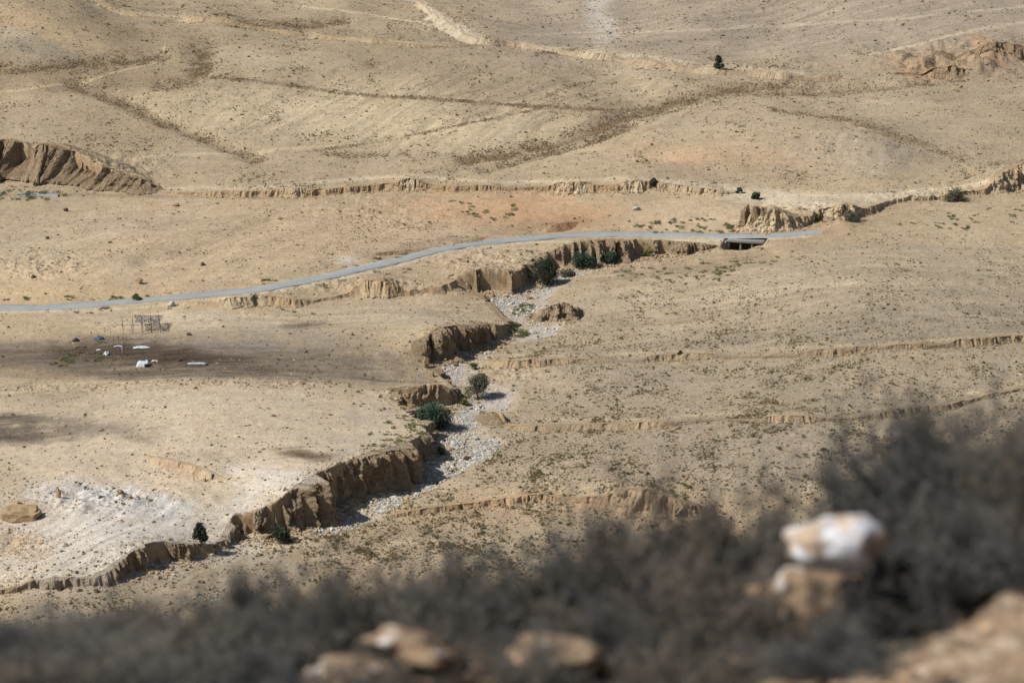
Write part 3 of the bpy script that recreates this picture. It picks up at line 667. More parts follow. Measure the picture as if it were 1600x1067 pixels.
# ------------------------------------------------------------------ templates for small cover
def clump(r, nb=9):
    V_ = []; T_ = []
    k = 6
    for i in range(k):
        a = 2*PI*i/k; V_.append((math.cos(a)*.72, math.sin(a)*.72, -.15))
    V_.append((0, 0, .62))
    for i in range(k): T_.append((i, (i+1) % k, k))
    for i in range(nb):
        a = r.uniform(0, 2*PI); e = r.uniform(.15, 1.35); L_ = r.uniform(.75, 1.1)
        d = np.array([math.cos(a)*math.cos(e), math.sin(a)*math.cos(e), math.sin(e)*.9]); b = d*r.uniform(.15, .4)
        sd = np.array([-math.sin(a), math.cos(a), r.uniform(-.4, .4)])*r.uniform(.16, .3)
        n = len(V_); V_ += [tuple(b-sd*.6), tuple(d*L_+sd*.5), tuple(d*L_*.8-sd*1.2)]; T_.append((n, n+1, n+2))
    return np.array(V_), np.array(T_)
def rock(r, sub=1, lump=.35):
    import bmesh
    bm = bmesh.new(); bmesh.ops.create_icosphere(bm, subdivisions=sub, radius=1)
    c = [Vector(r.normal(size=3)).normalized() for _ in range(10)]; dd = [r.uniform(.5, .88) for _ in c]
    sc = (r.uniform(.8, 1.25), r.uniform(.6, 1.05), r.uniform(.45, .8))
    for v in bm.verts:
        p = v.co.copy()
        for n, d in zip(c, dd):
            k = p.dot(n)
            if k > d: p -= n*(k-d)
        p *= 1+lump*.25*r.normal()
        v.co = Vector((p.x*sc[0], p.y*sc[1], p.z*sc[2]))
    bm.verts.ensure_lookup_table(); V_ = np.array([v.co[:] for v in bm.verts]); T_ = np.array([[q.index for q in f.verts] for f in bm.faces]); bm.free()
    return V_, T_
def scatter(name, temps, pos, scale, cols, mat, squash=None, smooth=False, tilt=0):
    n = len(pos); which = RNG.integers(0, len(temps), n); Vs = []; Ts = []; Cs = []; off = 0
    for ti, (TV, TT) in enumerate(temps):
        i = np.where(which == ti)[0]
        if not len(i): continue
        a = RNG.uniform(0, 2*PI, len(i)); c, s_ = np.cos(a)[:, None], np.sin(a)[:, None]
        x = TV[None, :, 0]*c-TV[None, :, 1]*s_; y = TV[None, :, 0]*s_+TV[None, :, 1]*c; z = np.repeat(TV[None, :, 2], len(i), 0)
        sq = (squash[i] if squash is not None else np.ones(len(i)))[:, None]
        P = np.stack([x, y, z*sq], -1)*scale[i][:, None, None]+pos[i][:, None, :]
        Vs.append(P.reshape(-1, 3)); k = len(TV)
        Ts.append((TT[None]+(np.arange(len(i))*k+off)[:, None, None]).reshape(-1, 3)); off += k*len(i)
        Cs.append(np.repeat(cols[i], k, 0))
    return mesh_obj(name, np.concatenate(Vs), tris=np.concatenate(Ts), mat=mat, smooth=smooth, cols=np.concatenate(Cs))
CT = [clump(np.random.default_rng(i), 9) for i in range(6)]
RT = [rock(np.random.default_rng(20+i), 1) for i in range(8)]
inF = (U > -110) & (U < 1710) & (V > -50) & (V < 1010) & (GY > 330)
def pick(n, W):
    p = (W*inF).ravel(); p = p/p.sum(); i = RNG.choice(p.size, n, p=p); r, c = i//NC, i % NC
    x = GX.ravel()[i]+RNG.uniform(-.6, .6, n); y = GY.ravel()[i]+RNG.uniform(-.8, .8, n)
    return np.stack([x, y, gz(x, y)], 1), i
def lincol(cs, n, k=KA, j=.18):
    cs = np.array([lin(c)*k for c in cs]); w_ = RNG.dirichlet(np.ones(len(cs))*.7, n); return (w_@cs)*RNG.uniform(1-j, 1+j, (n, 1))
# scrub dots
pos, i = pick(150000, DS)
sz = np.clip(RNG.lognormal(math.log(.115), .58, len(pos)), .05, .62)*(1+.22*sst(520, 430, pos[:, 1])+.3*sst(600, 850, pos[:, 1]))
cc = lincol([(104, 93, 70), (84, 75, 56), (118, 108, 72), (136, 120, 88), (94, 91, 60)], len(pos))
o = scatter('desert_scrub', CT, pos, sz, cc, M_TINT, RNG.uniform(.45, .9, len(pos)))
tag(o, 'countless low dry shrubs dotted over the sandy slopes', 'scrub', kind='stuff')
# loose stones everywhere + dense in the bands
WB = .16+.25*DS+2.6*np.clip(BW, 0, 1)*(V < 300)
for (u, v, ru, rv, a_, s) in [(120, 120, 210, 24, 0, 1.6), (60, 415, 90, 20, 0, 1.2), (110, 605, 130, 8, 0, 2.), (380, 598, 140, 7, 2, 2.4), (30, 850, 60, 30, 10, 1.8), (650, 350, 150, 24, -5, .7), (560, 450, 160, 12, -4, 1.2), (1380, 545, 130, 7, -3, 1.6), (1290, 620, 200, 8, -5, .8), (1500, 95, 130, 28, 0, 2.6),
                              (1250, 335, 60, 14, 0, 1.6), (60, 775, 90, 26, 0, 1.), (230, 385, 60, 22, 10, .6), (820, 400, 60, 12, 0, 1.2), (700, 60, 90, 14, 30, 1.), (1100, 560, 80, 10, 0, .6), (200, 870, 80, 20, -20, .7), (790, 580, 60, 24, 0, .8), (980, 92, 180, 6, 3, 1.5)]:
    WB = WB+s*rg(u, v, ru, rv, a_, 3)
WB *= (1-BM)*np.clip(1-lw([(-50, 480), (130, 477), (250, 469), (400, 451), (520, 429), (600, 411), (680, 392), (770, 377), (900, 370), (1150, 368), (1280, 361)], 6, warp=0)*1.6, 0, 1)
pos, i = pick(42000, WB)
sz = np.clip(RNG.lognormal(math.log(.13), .5, len(pos)), .05, .6)*(1+.6*sst(600, 850, pos[:, 1]))
cc = lincol([(196, 170, 132), (160, 132, 98), (126, 104, 80), (206, 190, 164), (180, 140, 100)], len(pos))
o = scatter('loose_stones', RT, pos, sz, cc, M_TINT); tag(o, 'countless loose brown stones strewn over the slopes', 'stones', kind='stuff')
pos, i = pick(24000, (V < 300)*(BW**.6)*(.05+3*np.clip(RAG-.42, 0, 1)))
sz = np.clip(RNG.lognormal(math.log(.19), .45, len(pos)), .08, .6)
o = scatter('rubble', RT+CT[:3], pos, sz, lincol([(136, 116, 90), (112, 94, 72), (182, 154, 116), (160, 136, 106), (98, 88, 68)], len(pos)), M_TINT); tag(o, 'dark rubble and brush in long bands on the far slopes', 'rubble', kind='stuff')
P_ = []; W_ = []
for S in SCARPS:
    Q, s_ = resample(np.column_stack([S['pts'], S['D']]), .5); tx = np.gradient(Q[:, 0]); ty = np.gradient(Q[:, 1]); ln = np.hypot(tx, ty)+1e-9
    P_.append(np.column_stack([Q[:, 0], Q[:, 1], ty/ln, -tx/ln, Q[:, 2]])); W_.append(np.clip(Q[:, 2], .25, 4)**.7*(Q[:, 2] > .05))
P_ = np.concatenate(P_); W_ = np.concatenate(W_); i = RNG.choice(len(P_), 26000, p=W_/W_.sum()); p = P_[i]
foot_ = RNG.random(len(i)) < .6; o_ = np.where(foot_, np.abs(RNG.normal(0, 1, len(i)))*(.6+.35*p[:, 4])+.1, -2.6-np.abs(RNG.normal(0, 1.8, len(i))))
x = p[:, 0]+p[:, 2]*o_+RNG.normal(0, .4, len(i)); y = p[:, 1]+p[:, 3]*o_+RNG.normal(0, .4, len(i)); U_, V_ = project(x, y, gz(x, y)); ok = (U_ > -100) & (U_ < 1700) & (V_ > -40)
x, y, foot_, D_ = x[ok], y[ok], foot_[ok], p[ok, 4]
sz = np.clip(RNG.lognormal(math.log(.13), .55, len(x)), .05, .75)*np.where(foot_, .6+.2*np.minimum(D_, 4), .6)*(1+.5*sst(600, 850, y))
o = scatter('talus', RT, np.column_stack([x, y, gz(x, y)+sz*.2]), sz, lincol([(196, 170, 130), (170, 142, 104), (150, 124, 92), (206, 188, 156)], len(x)), M_TINT); tag(o, 'fallen stones and clods along the feet and rims of the banks', 'talus', kind='stuff')
# cobbles and blocks filling the wadi bed
WBED = BM*(1-.85*SILT)*(.12+1.6*rg(640, 765, 100, 34, -35, 3)+.9*rg(735, 705, 40, 30, 0, 3)+.6*rg(800, 480, 40, 22, 0, 3)+.5*sst(.45, .65, fbm(GX/4, GY/6, 3, 19)*.5+.5))
pos, i = pick(15000, WBED)
sz = np.clip(RNG.lognormal(math.log(.13), .6, len(pos)), .04, .75); pos[:, 2] += sz*.1
cc = lincol([(222, 218, 208), (206, 200, 188), (184, 178, 166), (214, 200, 172), (160, 156, 148)], len(pos))
o = scatter('river_stones', RT, pos, sz, cc, M_TINT); tag(o, 'pale limestone cobbles filling the dry wadi bed', 'stones', kind='stuff')

# ------------------------------------------------------------------ things: helpers
def empty(name, loc, rz=0, label=None, cat=None, group=None):
    o = bpy.data.objects.new(name, None); COL.objects.link(o); o.location = loc; o.rotation_euler = (0, 0, rz); o.empty_display_size = .3
    return tag(o, label, cat, group)
def copy_tree(o, parent=None):
    c = o.copy(); COL.objects.link(c); c.parent = parent
    for ch in [x for x in bpy.data.objects if x.parent == o]: copy_tree(ch, c)
    return c
def tube(P, R, n=6):
    """tapered tube through points P with radii R"""
    P = np.array(P, float); V_ = []; Q_ = []
    for i, p in enumerate(P):
        t = P[min(i+1, len(P)-1)]-P[max(i-1, 0)]; t = t/(np.linalg.norm(t)+1e-9)
        a = np.cross(t, (0.31, .9, .2)); a /= np.linalg.norm(a); b = np.cross(t, a)
        for k_ in range(n):
            w_ = 2*PI*k_/n; V_.append(p+(a*math.cos(w_)+b*math.sin(w_))*R[i])
    for i in range(len(P)-1):
        for k_ in range(n): Q_.append((i*n+k_, i*n+(k_+1) % n, (i+1)*n+(k_+1) % n, (i+1)*n+k_))
    m_ = len(P)*n
    Q_ += [tuple(reversed(range(n)))[:4]] if n == 4 else []
    return np.array(V_), np.array(Q_)
def join_geo(parts):
    V_ = []; Q_ = []; o_ = 0
    for v, q_ in parts:
        V_.append(v); Q_.append(np.asarray(q_)+o_); o_ += len(v)
    return np.concatenate(V_), np.concatenate(Q_)
def leaves(r, centres, radii, n, size):
    """n leaf sprays spread through lumpy clumps"""
    ci = r.integers(0, len(centres), n); d = r.normal(size=(n, 3)); d /= np.linalg.norm(d, axis=1)[:, None]
    rad = radii[ci][:, None]*(r.uniform(.25, 1.0, (n, 1))**.5)*(1+.25*r.normal(size=(n, 1)))
    p = centres[ci]+d*rad*np.array([1, 1, .8])
    a = r.normal(size=(n, 3)); a /= np.linalg.norm(a, axis=1)[:, None]; b = np.cross(a, r.normal(size=(n, 3))); b /= np.linalg.norm(b, axis=1)[:, None]
    L_ = size*r.uniform(.6, 1.5, (n, 1)); w_ = L_*r.uniform(.4, .75, (n, 1))
    V_ = np.stack([p-a*L_, p+b*w_, p+a*L_, p-b*w_*.6], 1).reshape(-1, 3)
    return V_, np.arange(4*n).reshape(-1, 4)
def tree_geo(seed, W, Hh, trunk=.25, lumps=14, n=2600, size=.11, bottom=.15, top_narrow=0.):
    """crown of width W and height Hh metres over a stem; returns stem and crown geometry"""
    r = np.random.default_rng(seed); cs = []; rs = []
    z0 = Hh*trunk
    for i in range(lumps):
        a = r.uniform(0, 2*PI); h_ = r.uniform(0, 1); q_ = (1-top_narrow*h_)*math.sqrt(r.uniform(0.05, 1))
        rr = W*.5*r.uniform(.34, .54)*(1-.35*top_narrow*h_)
        cz = z0+(Hh-z0)*(bottom+(1-bottom-.15)*h_)
        lim = math.sqrt(max(0.05, 1-((h_-.35)/.8)**2))
        x_, y_ = math.cos(a)*(W*.5-rr*.8)*q_*lim, math.sin(a)*(W*.5-rr*.8)*q_*lim
        cs.append((x_, y_, min(cz, Hh-rr*.6))); rs.append(rr)
    cs = np.array(cs); rs = np.array(rs)
    crown = leaves(r, cs, rs, n, size)
    crown[0][:, 2] = np.maximum(crown[0][:, 2], .05)
    st = []; b0 = np.array((0, 0, -.3))
    base_r = max(.06, Hh*.045)
    fork = np.array((r.normal()*.08*W, r.normal()*.08*W, z0*.9+.1))
    st.append(tube([b0, fork*.5+np.array((.03, 0, 0)), fork], [base_r*1.3, base_r, base_r*.8]))
    for c in cs:
        mid = fork*.45+c*.55+r.normal(size=3)*.12*np.array((1, 1, .3)); st.append(tube([fork, mid, c+(0, 0, rs[0]*.3)], [base_r*.6, base_r*.3, base_r*.1], 5))
    return join_geo(st), crown
def plant(name, label, cat, u, v, wpx, hpx, mat, seed, group=None, **k):
    x, y, z = at(u, v); s_ = ppm(y, z)
    root = empty(name, (x, y, z), 0, label, cat, group)
    k['n'] = int(k.get('n', 1500)*1.8); k['size'] = k.get('size', .11)*1.35
    stem, crown = tree_geo(seed, wpx/s_*1.18, hpx/s_/.96*1.05, **k)
    so_ = mesh_obj('trunk' if 'tree' in name else 'stem', stem[0], stem[1], mat=M_BARK, parent=root)
    mesh_obj('crown' if 'tree' in name else 'foliage', crown[0], crown[1], mat=LF[mat], parent=root, smooth=False)
    return root
plant('acacia_tree', 'dark flat-crowned acacia tree with a forked trunk standing in the dry wadi bed', 'tree', 747, 622, 38, 36, 'grey', 1, trunk=.2, lumps=18, n=2300, bottom=.12, size=.10)
plant('tamarisk_bush', 'broad dense green tamarisk bush under the terrace edge in the middle of the wadi', 'bush', 676, 668, 54, 36, 'teal', 2, trunk=.05, lumps=22, n=5200, bottom=.1, size=.12)
plant('acacia_bush', 'large rounded dark green bush at the bend below the road cliff', 'bush', 851, 444, 42, 38, 'dark', 3, trunk=.06, lumps=22, n=4400, bottom=.1, top_narrow=.3)
plant('tamarisk_bush', 'dark bushy tamarisk under the orange road bank, left of a smaller one', 'bush', 911, 417, 34, 20, 'teal', 4, trunk=.05, lumps=16, n=3000, bottom=.1)
plant('tamarisk_bush', 'smaller green tamarisk at the foot of the shaded road bank', 'bush', 953, 410, 24, 15, 'teal', 5, trunk=.05, lumps=12, n=1900, bottom=.1)
plant('grey_shrub', 'low grey-green shrub between the big dark bush and the fan slope', 'shrub', 886, 432, 24, 9, 'grey', 6, trunk=.02, lumps=9, n=900)
plant('grey_shrub', 'sparse grey shrub on the rubble foot of the orange road bank', 'shrub', 1012, 396, 18, 8, 'olive', 7, trunk=.02, lumps=8, n=700)
plant('acacia_tree', 'upright dark green tree casting a shadow on the pale lower-left terrace', 'tree', 313, 850, 28, 34, 'dark', 8, trunk=.12, lumps=14, n=2200, bottom=.05, top_narrow=.75, size=.10)
plant('dark_bush', 'dark bush at the foot of the knobbly cliff near the bottom of the wadi', 'bush', 437, 846, 32, 20, 'dark', 9, trunk=.03, lumps=12, n=1900)
plant('acacia_tree', 'lone dark tree on the far rubble scarp near the top of the valley', 'tree', 1123, 106, 17, 20, 'dark', 10, trunk=.02, lumps=9, n=1000, top_narrow=.6, size=.14, bottom=0.)
plant('dark_bush', 'dark green bush at the right end of the far pale cliff', 'bush', 1021, 293, 13, 13, 'dark', 11, trunk=.05, lumps=8, n=900, size=.14)
plant('dark_bush', 'dark rounded bush on the pale ground above the knob-shaped cliff', 'bush', 1181, 311, 14, 9, 'dark', 12, trunk=.02, lumps=8, n=900, size=.14)
plant('dark_bush', 'small dark bush on white ground left of the knob-shaped cliff top', 'bush', 1155, 301, 9, 8, 'dark', 13, trunk=.05, lumps=6, n=500, size=.14)
plant('grey_bush', 'spreading grey-brown bush beside the end of the paved road', 'bush', 1330, 345, 27, 15, 'grey', 14, trunk=.04, lumps=12, n=1500)
plant('grey_bush', 'low olive bush just left of the larger grey-brown one near the road end', 'bush', 1277, 345, 14, 7, 'olive', 15, trunk=.02, lumps=7, n=700)
plant('grey_bush', 'wide twiggy grey bush at the right foot of the pale bank', 'bush', 1490, 313, 34, 16, 'grey', 16, trunk=.04, lumps=14, n=1800)
plant('dark_bush', 'small dark bush on the upper tan bank of the right-hand fan', 'bush', 1061, 560, 10, 11, 'dark', 17, trunk=.05, lumps=7, n=700)
plant('dark_bush', 'tiny dark cone-shaped bush at the lower tan bank on the far right', 'bush', 1403, 645, 8, 8, 'dark', 18, trunk=.05, lumps=6, n=500, top_narrow=.5)
plant('green_bush', 'fresh green bush on the roadside above the left stretch of road', 'bush', 214, 469, 14, 8, 'green', 19, trunk=.02, lumps=7, n=700)
plant('dark_bush', 'small blue-green bush alone among the white stones of the wadi bed', 'bush', 682, 757, 9, 8, 'teal', 20, trunk=.02, lumps=6, n=500)
plant('green_bush', 'green bush growing against the foot of the main wadi cliff at its right end', 'bush', 689, 712, 12, 14, 'green', 21, trunk=.02, lumps=7, n=700)
plant('green_bush', 'olive bush clinging in a notch of the main wadi cliff base', 'bush', 617, 745, 9, 9, 'olive', 22, trunk=.02, lumps=6, n=500)
plant('grey_bush', 'brown-green bush on the right bank of the bed above the acacia tree', 'bush', 740, 578, 11, 12, 'olive', 23, trunk=.02, lumps=7, n=600)
plant('grey_bush', 'second brown-green bush beside the wadi, just above the acacia crown', 'bush', 752, 592, 12, 9, 'olive', 24, trunk=.02, lumps=7, n=600)
plant('green_bush', 'yellow-green bush at the foot of the overhung cliff, left of the acacia', 'bush', 725, 632, 13, 9, 'olive', 25, trunk=.02, lumps=7, n=700)

# green tussocks that can be told apart as plants, in groups
TU = []
for sd in range(4):
    root = empty('tussock', (0, 0, 0))
    r = np.random.default_rng(60+sd)
    cs = np.array([(r.normal()*.28, r.normal()*.28, .22+.1*r.random()) for _ in range(5)]); rs = r.uniform(.2, .34, 5)
    lv = leaves(r, cs, rs, 170, .085); lv[0][:, 2] = np.maximum(lv[0][:, 2], 0)
    mats = ['olive', 'green', 'olive', 'grey']
    mesh_obj('foliage', lv[0], lv[1], mat=LF[mats[sd]], parent=root, smooth=False); TU.append([root, 0])
def tussocks(n, poly, label, group, kinds, s0=.7, s1=1.5):
    """n separate green tufts inside an area given in survey points"""
    P = np.array(poly, float); k_ = 0; u0, v0 = P.min(0); u1, v1 = P.max(0); us = []; vs = []
    while len(us) < n:
        u = RNG.uniform(u0, u1); v = RNG.uniform(v0, v1)
        if inpoly(np.array([u]), np.array([v]), [tuple(p) for p in P])[0]: us.append(u); vs.append(v)
    x, y = unproject(us, vs); z = gz(x, y)
    for i in range(n):
        t = TU[kinds[i % len(kinds)]]
        if t[1] == 0: r_ = t[0]; t[1] = 1
        else: r_ = copy_tree(t[0])
        r_.location = (x[i], y[i], z[i]-.03); r_.rotation_euler = (0, 0, RNG.uniform(0, 6.28)); q_ = RNG.uniform(s0, s1); r_.scale = (q_*RNG.uniform(.9, 1.5), q_, q_*.8)
        tag(r_, label, 'shrub', group)
tussocks(52, [(500, 760), (560, 700), (590, 660), (600, 610), (655, 650), (680, 670), (640, 690), (590, 705), (540, 735)], 'yellow-green tussock on the pale terrace above the main wadi cliff', 'tussocks on the terrace above the main cliff', [0, 0, 1, 2], .55, 1.2)
tussocks(52, [(930, 430), (1000, 412), (1120, 404), (1250, 392), (1160, 436), (1000, 444)], 'green tussock on the slope below the road culvert', 'tussocks on the slope below the culvert', [0, 1, 2, 0], .6, 1.3)
tussocks(34, [(980, 358), (1040, 344), (1130, 340), (1180, 356), (1150, 364), (1000, 366)], 'green tussock on the flat just above the road near the culvert', 'tussocks above the road', [1, 0, 3], .7, 1.5)
tussocks(22, [(1370, 350), (1600, 310), (1600, 350), (1480, 366), (1420, 362)], 'green tussock on the slope at the right below the dirt track', 'tussocks below the dirt track', [0, 1, 0], .7, 1.4)
tussocks(14, [(800, 494), (812, 478), (838, 474), (830, 488), (812, 500)], 'bright green tussock in the patch on the upper bed of the wadi', 'tussocks on the upper wadi bed', [1, 0], .8, 1.5)
tussocks(16, [(790, 508), (812, 508), (832, 526), (808, 530)], 'yellow-green tussock at the wadi bend right of the pillared cliff', 'tussocks at the wadi bend', [0, 0, 1], .8, 1.5)
tussocks(10, [(733, 600), (760, 640), (752, 650), (726, 634)], 'green tussock beside the acacia tree in the wadi', 'tussocks by the acacia', [1, 0], .7, 1.3)
tussocks(30, [(0, 466), (210, 462), (390, 443), (560, 410), (700, 380), (700, 386), (560, 416), (390, 448), (210, 468), (0, 474)], 'green tussock on the upper roadside verge', 'tussocks on the upper road verge', [1, 0, 2], .6, 1.2)
tussocks(30, [(0, 488), (260, 477), (480, 448), (620, 420), (760, 388), (1100, 378), (1100, 382), (760, 400), (620, 436), (480, 458), (260, 486), (0, 496)], 'green tussock on the lower roadside verge', 'tussocks on the lower road verge', [1, 0, 3], .6, 1.3)
tussocks(20, [(130, 540), (160, 535), (170, 560), (110, 580), (60, 575), (50, 560)], 'green tussock left of the white sheets in the abandoned camp', 'tussocks by the camp', [1, 0], .6, 1.2)
tussocks(18, [(0, 300), (80, 298), (100, 306), (60, 314), (0, 312)], 'dark green tussock beside the far-left strip of road', 'tussocks by the far-left road strip', [1, 3], .9, 1.7)
tussocks(16, [(810, 318), (690, 312), (660, 330), (760, 345), (830, 340)], 'green tussock at the edge of the reddish ploughed soil', 'tussocks by the reddish soil', [1, 0], .8, 1.4)

# ------------------------------------------------------------------ rocks and boulders that can be told apart
def boulder(u, v, wpx, hpx, mat, seed, label, group=None, name='boulder', ydepth=.8):
    x, y, z = at(u, v); s_ = ppm(y, z); r = np.random.default_rng(seed)
    V_, T_ = rock(r, 3, .12); V_ /= np.abs(V_).max(0)
    V_ *= 1+.07*r.normal(size=(len(V_), 1))*.6
    if wpx > 50: V_ = np.sign(V_)*np.abs(V_)**.6; V_ *= (1+.35*fbm(V_[:, 0]*3+V_[:, 1], V_[:, 2]*2+V_[:, 1]*2, 4, 9, .7))[:, None]
    V_ = V_*np.array((wpx/s_/2, wpx/s_/2*ydepth, hpx/s_/1.7))
    o = mesh_obj(name, V_, tris=T_, mat=mat, smooth=False); o.location = (x, y, z+hpx/s_*.35); return tag(o, label, 'rock', group)
for a_ in [(1163, 353, 16, 36, 51, 'dark rock pillar at the left end of the knob-shaped cliff'), (1180, 356, 17, 42, 52, 'tallest middle pillar of the knob-shaped dark cliff'), (1193, 356, 12, 38, 53, 'narrow right-hand pillar of the knob-shaped dark cliff')]:
    x, y, z = at(a_[0], a_[1]); s_ = ppm(y, z); V_, T_ = rock(np.random.default_rng(a_[4]), 4, .1); V_ /= np.abs(V_).max(0); V_[:, :2] *= (1-.15*V_[:, 2:3]); V_[:, 2] = np.sign(V_[:, 2])*np.abs(V_[:, 2])**.6
    V_ *= (1+.5*fbm(V_[:, 0]*1.6+V_[:, 1]*1.3+a_[4], V_[:, 2]*2.2, 4, a_[4], .7))[:, None]
    o = mesh_obj('rock_pillar', V_*np.array((a_[2]/s_/2, a_[2]/s_/2, a_[3]/s_/2)), tris=T_, mat=CL[3], smooth=False, cols=np.tile(lin((170, 145, 110))*KA, (len(V_), 1)), extra={'cap': np.zeros(len(V_))}); o.location = (x, y, z+a_[3]/s_*.42); tag(o, a_[5], 'rock')
for a_ in [(218, 443, 13, 10, M_TAN, 1, 'large beige boulder on the slope just above the road'), (275, 323, 11, 6, M_TAN, 2, 'reddish-topped rock on the flat slope above the road'), (103, 330, 9, 6, M_DROCK, 3, 'dark isolated rock near the upper left, below the far terrace'),
           (994, 328, 13, 6, M_LIME, 4, 'flat cream boulder on the reddish soil above the road'), (74, 374, 7, 5, M_DROCK, 5, 'small dark rock on the left slope, uphill of the rubble patch'), (52, 433, 10, 6, M_DROCK, 6, 'dark rock on the left slope closest to the road'),
           (316, 415, 8, 6, M_DROCK, 7, 'dark angular rock on the slope right of the beige boulder'), (172, 380, 8, 4, M_DROCK, 8, 'low brown rock in the middle of the left slope'), (34, 808, 60, 19, M_TAN, 9, 'long tan slab of rock at the left edge of the pale terrace'),
           (28, 793, 20, 11, M_TAN, 10, 'rounded orange boulder behind the long tan slab'), (92, 781, 9, 20, M_TAN, 11, 'upright tan rock fin on the whitish gully slope'), (188, 774, 13, 9, M_TAN, 12, 'brown rock on the upper edge of the white gullies'),
           (204, 781, 10, 6, M_TAN, 13, 'low brown rock right of another on the white gullies'), (103, 853, 8, 6, M_TAN, 14, 'orange boulder alone on the pale lower terrace'), (702, 704, 18, 7, M_TAN, 15, 'flat tan block lying among white ones in the wadi bed'),
           (711, 698, 12, 9, M_LIME, 16, 'white limestone block behind the flat tan one in the wadi'), (722, 695, 11, 7, M_LIME, 17, 'white block rightmost of the cluster behind the flat tan one'), (717, 690, 9, 6, M_LIME, 18, 'small white block at the back of the cluster in the wadi'),
           (730, 719, 13, 7, M_DROCK, 19, 'brown block on the right side of the wadi bed'), (706, 738, 10, 6, M_DROCK, 20, 'dark stone heap in the wadi bed opposite the main cliff'), (269, 478, 14, 9, M_LIME, 21, 'grey rock heap in the hollow below the road'),
           (437, 340, 9, 4, M_TAN, 22, 'tan boulder on the broad slope above the road'), (727, 408, 12, 7, M_TAN, 23, 'orange block in the rubble line below the road'), (665, 575, 12, 18, M_TAN, 24, 'tan rock pillar at the lower end of the dark pillared cliff'),
           (675, 588, 10, 10, M_TAN, 25, 'tan block just below the rock pillar on the wadi edge'), (832, 521, 13, 8, M_LIME, 26, 'white block at the wadi bend beside the green patch'), (1195, 349, 18, 12, M_TAN, 27, 'rounded tan outcrop at the right foot of the knob-shaped cliff'),
           (295, 524, 8, 5, M_DROCK, 28, 'dark lump of rock right of the metal frame'), (600, 448, 11, 15, M_TAN, 29, 'brown rock stub in the bank under the road'), (1018, 398, 16, 6, M_CONC, 30, 'broken grey slab on the rubble below the orange bank'),
           (503, 809, 26, 9, M_LIME, 31, 'pale silt-covered ledge of rock at the cliff foot near the bed')][:30]:
    boulder(*a_)
# the largest pale blocks of the bed as stones of their own
RM = []
for i in range(5):
    V_, T_ = rock(np.random.default_rng(300+i), 2, .15); me = mesh_obj('limestone_block', V_, tris=T_, mat=M_LIME, smooth=False); RM.append([me, 0])
pos, i = pick(170, BM*(.1+2*rg(640, 765, 100, 34, -35, 3)+1.2*rg(725, 705, 40, 30, 0, 3)+.3*rg(800, 480, 40, 22, 0, 3)))
for j, p in enumerate(pos):
    t = RM[j % 5]
    if t[1] == 0: o = t[0]; t[1] = 1
    else: o = t[0].copy(); COL.objects.link(o)
    q_ = float(RNG.uniform(.24, .52)); o.location = (p[0], p[1], p[2]+q_*.2); o.scale = (q_, q_*.9, q_*.8); o.rotation_euler = (RNG.uniform(-.3, .3), RNG.uniform(-.3, .3), RNG.uniform(0, 6.28))
    tag(o, 'pale limestone block among the cobbles of the dry wadi bed', 'rock', 'limestone blocks in the wadi bed')

# ------------------------------------------------------------------ boxes and bars
def box(x0, x1, y0, y1, z0, z1):
    V_ = np.array([(x, y, z) for z in (z0, z1) for x, y in ((x0, y0), (x1, y0), (x1, y1), (x0, y1))], float)
    return V_, np.array([(3, 2, 1, 0), (4, 5, 6, 7), (0, 1, 5, 4), (1, 2, 6, 5), (2, 3, 7, 6), (3, 0, 4, 7)])
def prism(P, z0, z1):
    n = len(P); V_ = np.array([(x, y, z0) for x, y in P]+[(x, y, z1) for x, y in P], float)
    return V_, np.array([(0, 3, 2, 1), (4, 5, 6, 7)]+[(i, (i+1) % 4, 4+(i+1) % 4, 4+i) for i in range(4)])
def bevel(o, w_=.04):
    md = o.modifiers.new('bevel', 'BEVEL'); md.width = w_; md.segments = 2; md.limit_method = 'ANGLE'
def flat(name, rgb, rough=.8, spec=.3):
    m = NT(name); m.b.inputs['Roughness'].default_value = rough; m.b.inputs['Specular IOR Level'].default_value = spec
    return m.color(scale_col(m, m.mix(0, rgb, rgb), m.ramp(m.noise(2.5, 4, .7), .3, .7, .78, 1.12)))
# culvert under the road
cx, cy, cz = CUL_P[0], CUL_P[1], CUL_Z-2.05; Wc = CUL_W; rz = CUL_RZ; top = 2.0
cul = empty('road_culvert', (cx, cy, cz), rz, 'grey concrete box culvert with dark openings under the road', 'culvert')
bevel(mesh_obj('deck', *box(-.25, Wc+.3, -.5, 3.2, top-.42, top+.04), mat=M_CONC, parent=cul))
bevel(mesh_obj('abutment', *box(-.25, .2, -.3, 3.1, -1.0, top-.423), mat=M_CONC, parent=cul))
bevel(mesh_obj('abutment', *box(Wc-.15, Wc+.25, -.3, 3.1, -1.0, top-.423), mat=M_CONC, parent=cul))
bevel(mesh_obj('pier', *box(Wc*.36-.16, Wc*.36+.16, -.35, 3.0, -1.0, top-.423), mat=M_CONC, parent=cul))
bevel(mesh_obj('pier', *box(Wc*.70-.16, Wc*.70+.16, -.35, 3.0, -1.0, top-.423), mat=M_CONC, parent=cul))
wv = np.array([(-.25, -.3, -1), (-1.6, -2.2, -1), (-1.85, -2.0, -1), (-.55, 0, -1), (-.25, -.3, top-.02), (-1.6, -2.2, .1), (-1.85, -2.0, .1), (-.55, 0, top-.02)], float)
mesh_obj('wing_wall', wv, [(0, 3, 2, 1), (4, 5, 6, 7), (0, 1, 5, 4), (1, 2, 6, 5), (2, 3, 7, 6), (3, 0, 4, 7)], mat=M_CONC, parent=cul, smooth=False)
bevel(mesh_obj('kerb', *box(-.25, Wc+.3, -.66, -.503, top-.3, top+.2), mat=M_CONC, parent=cul))

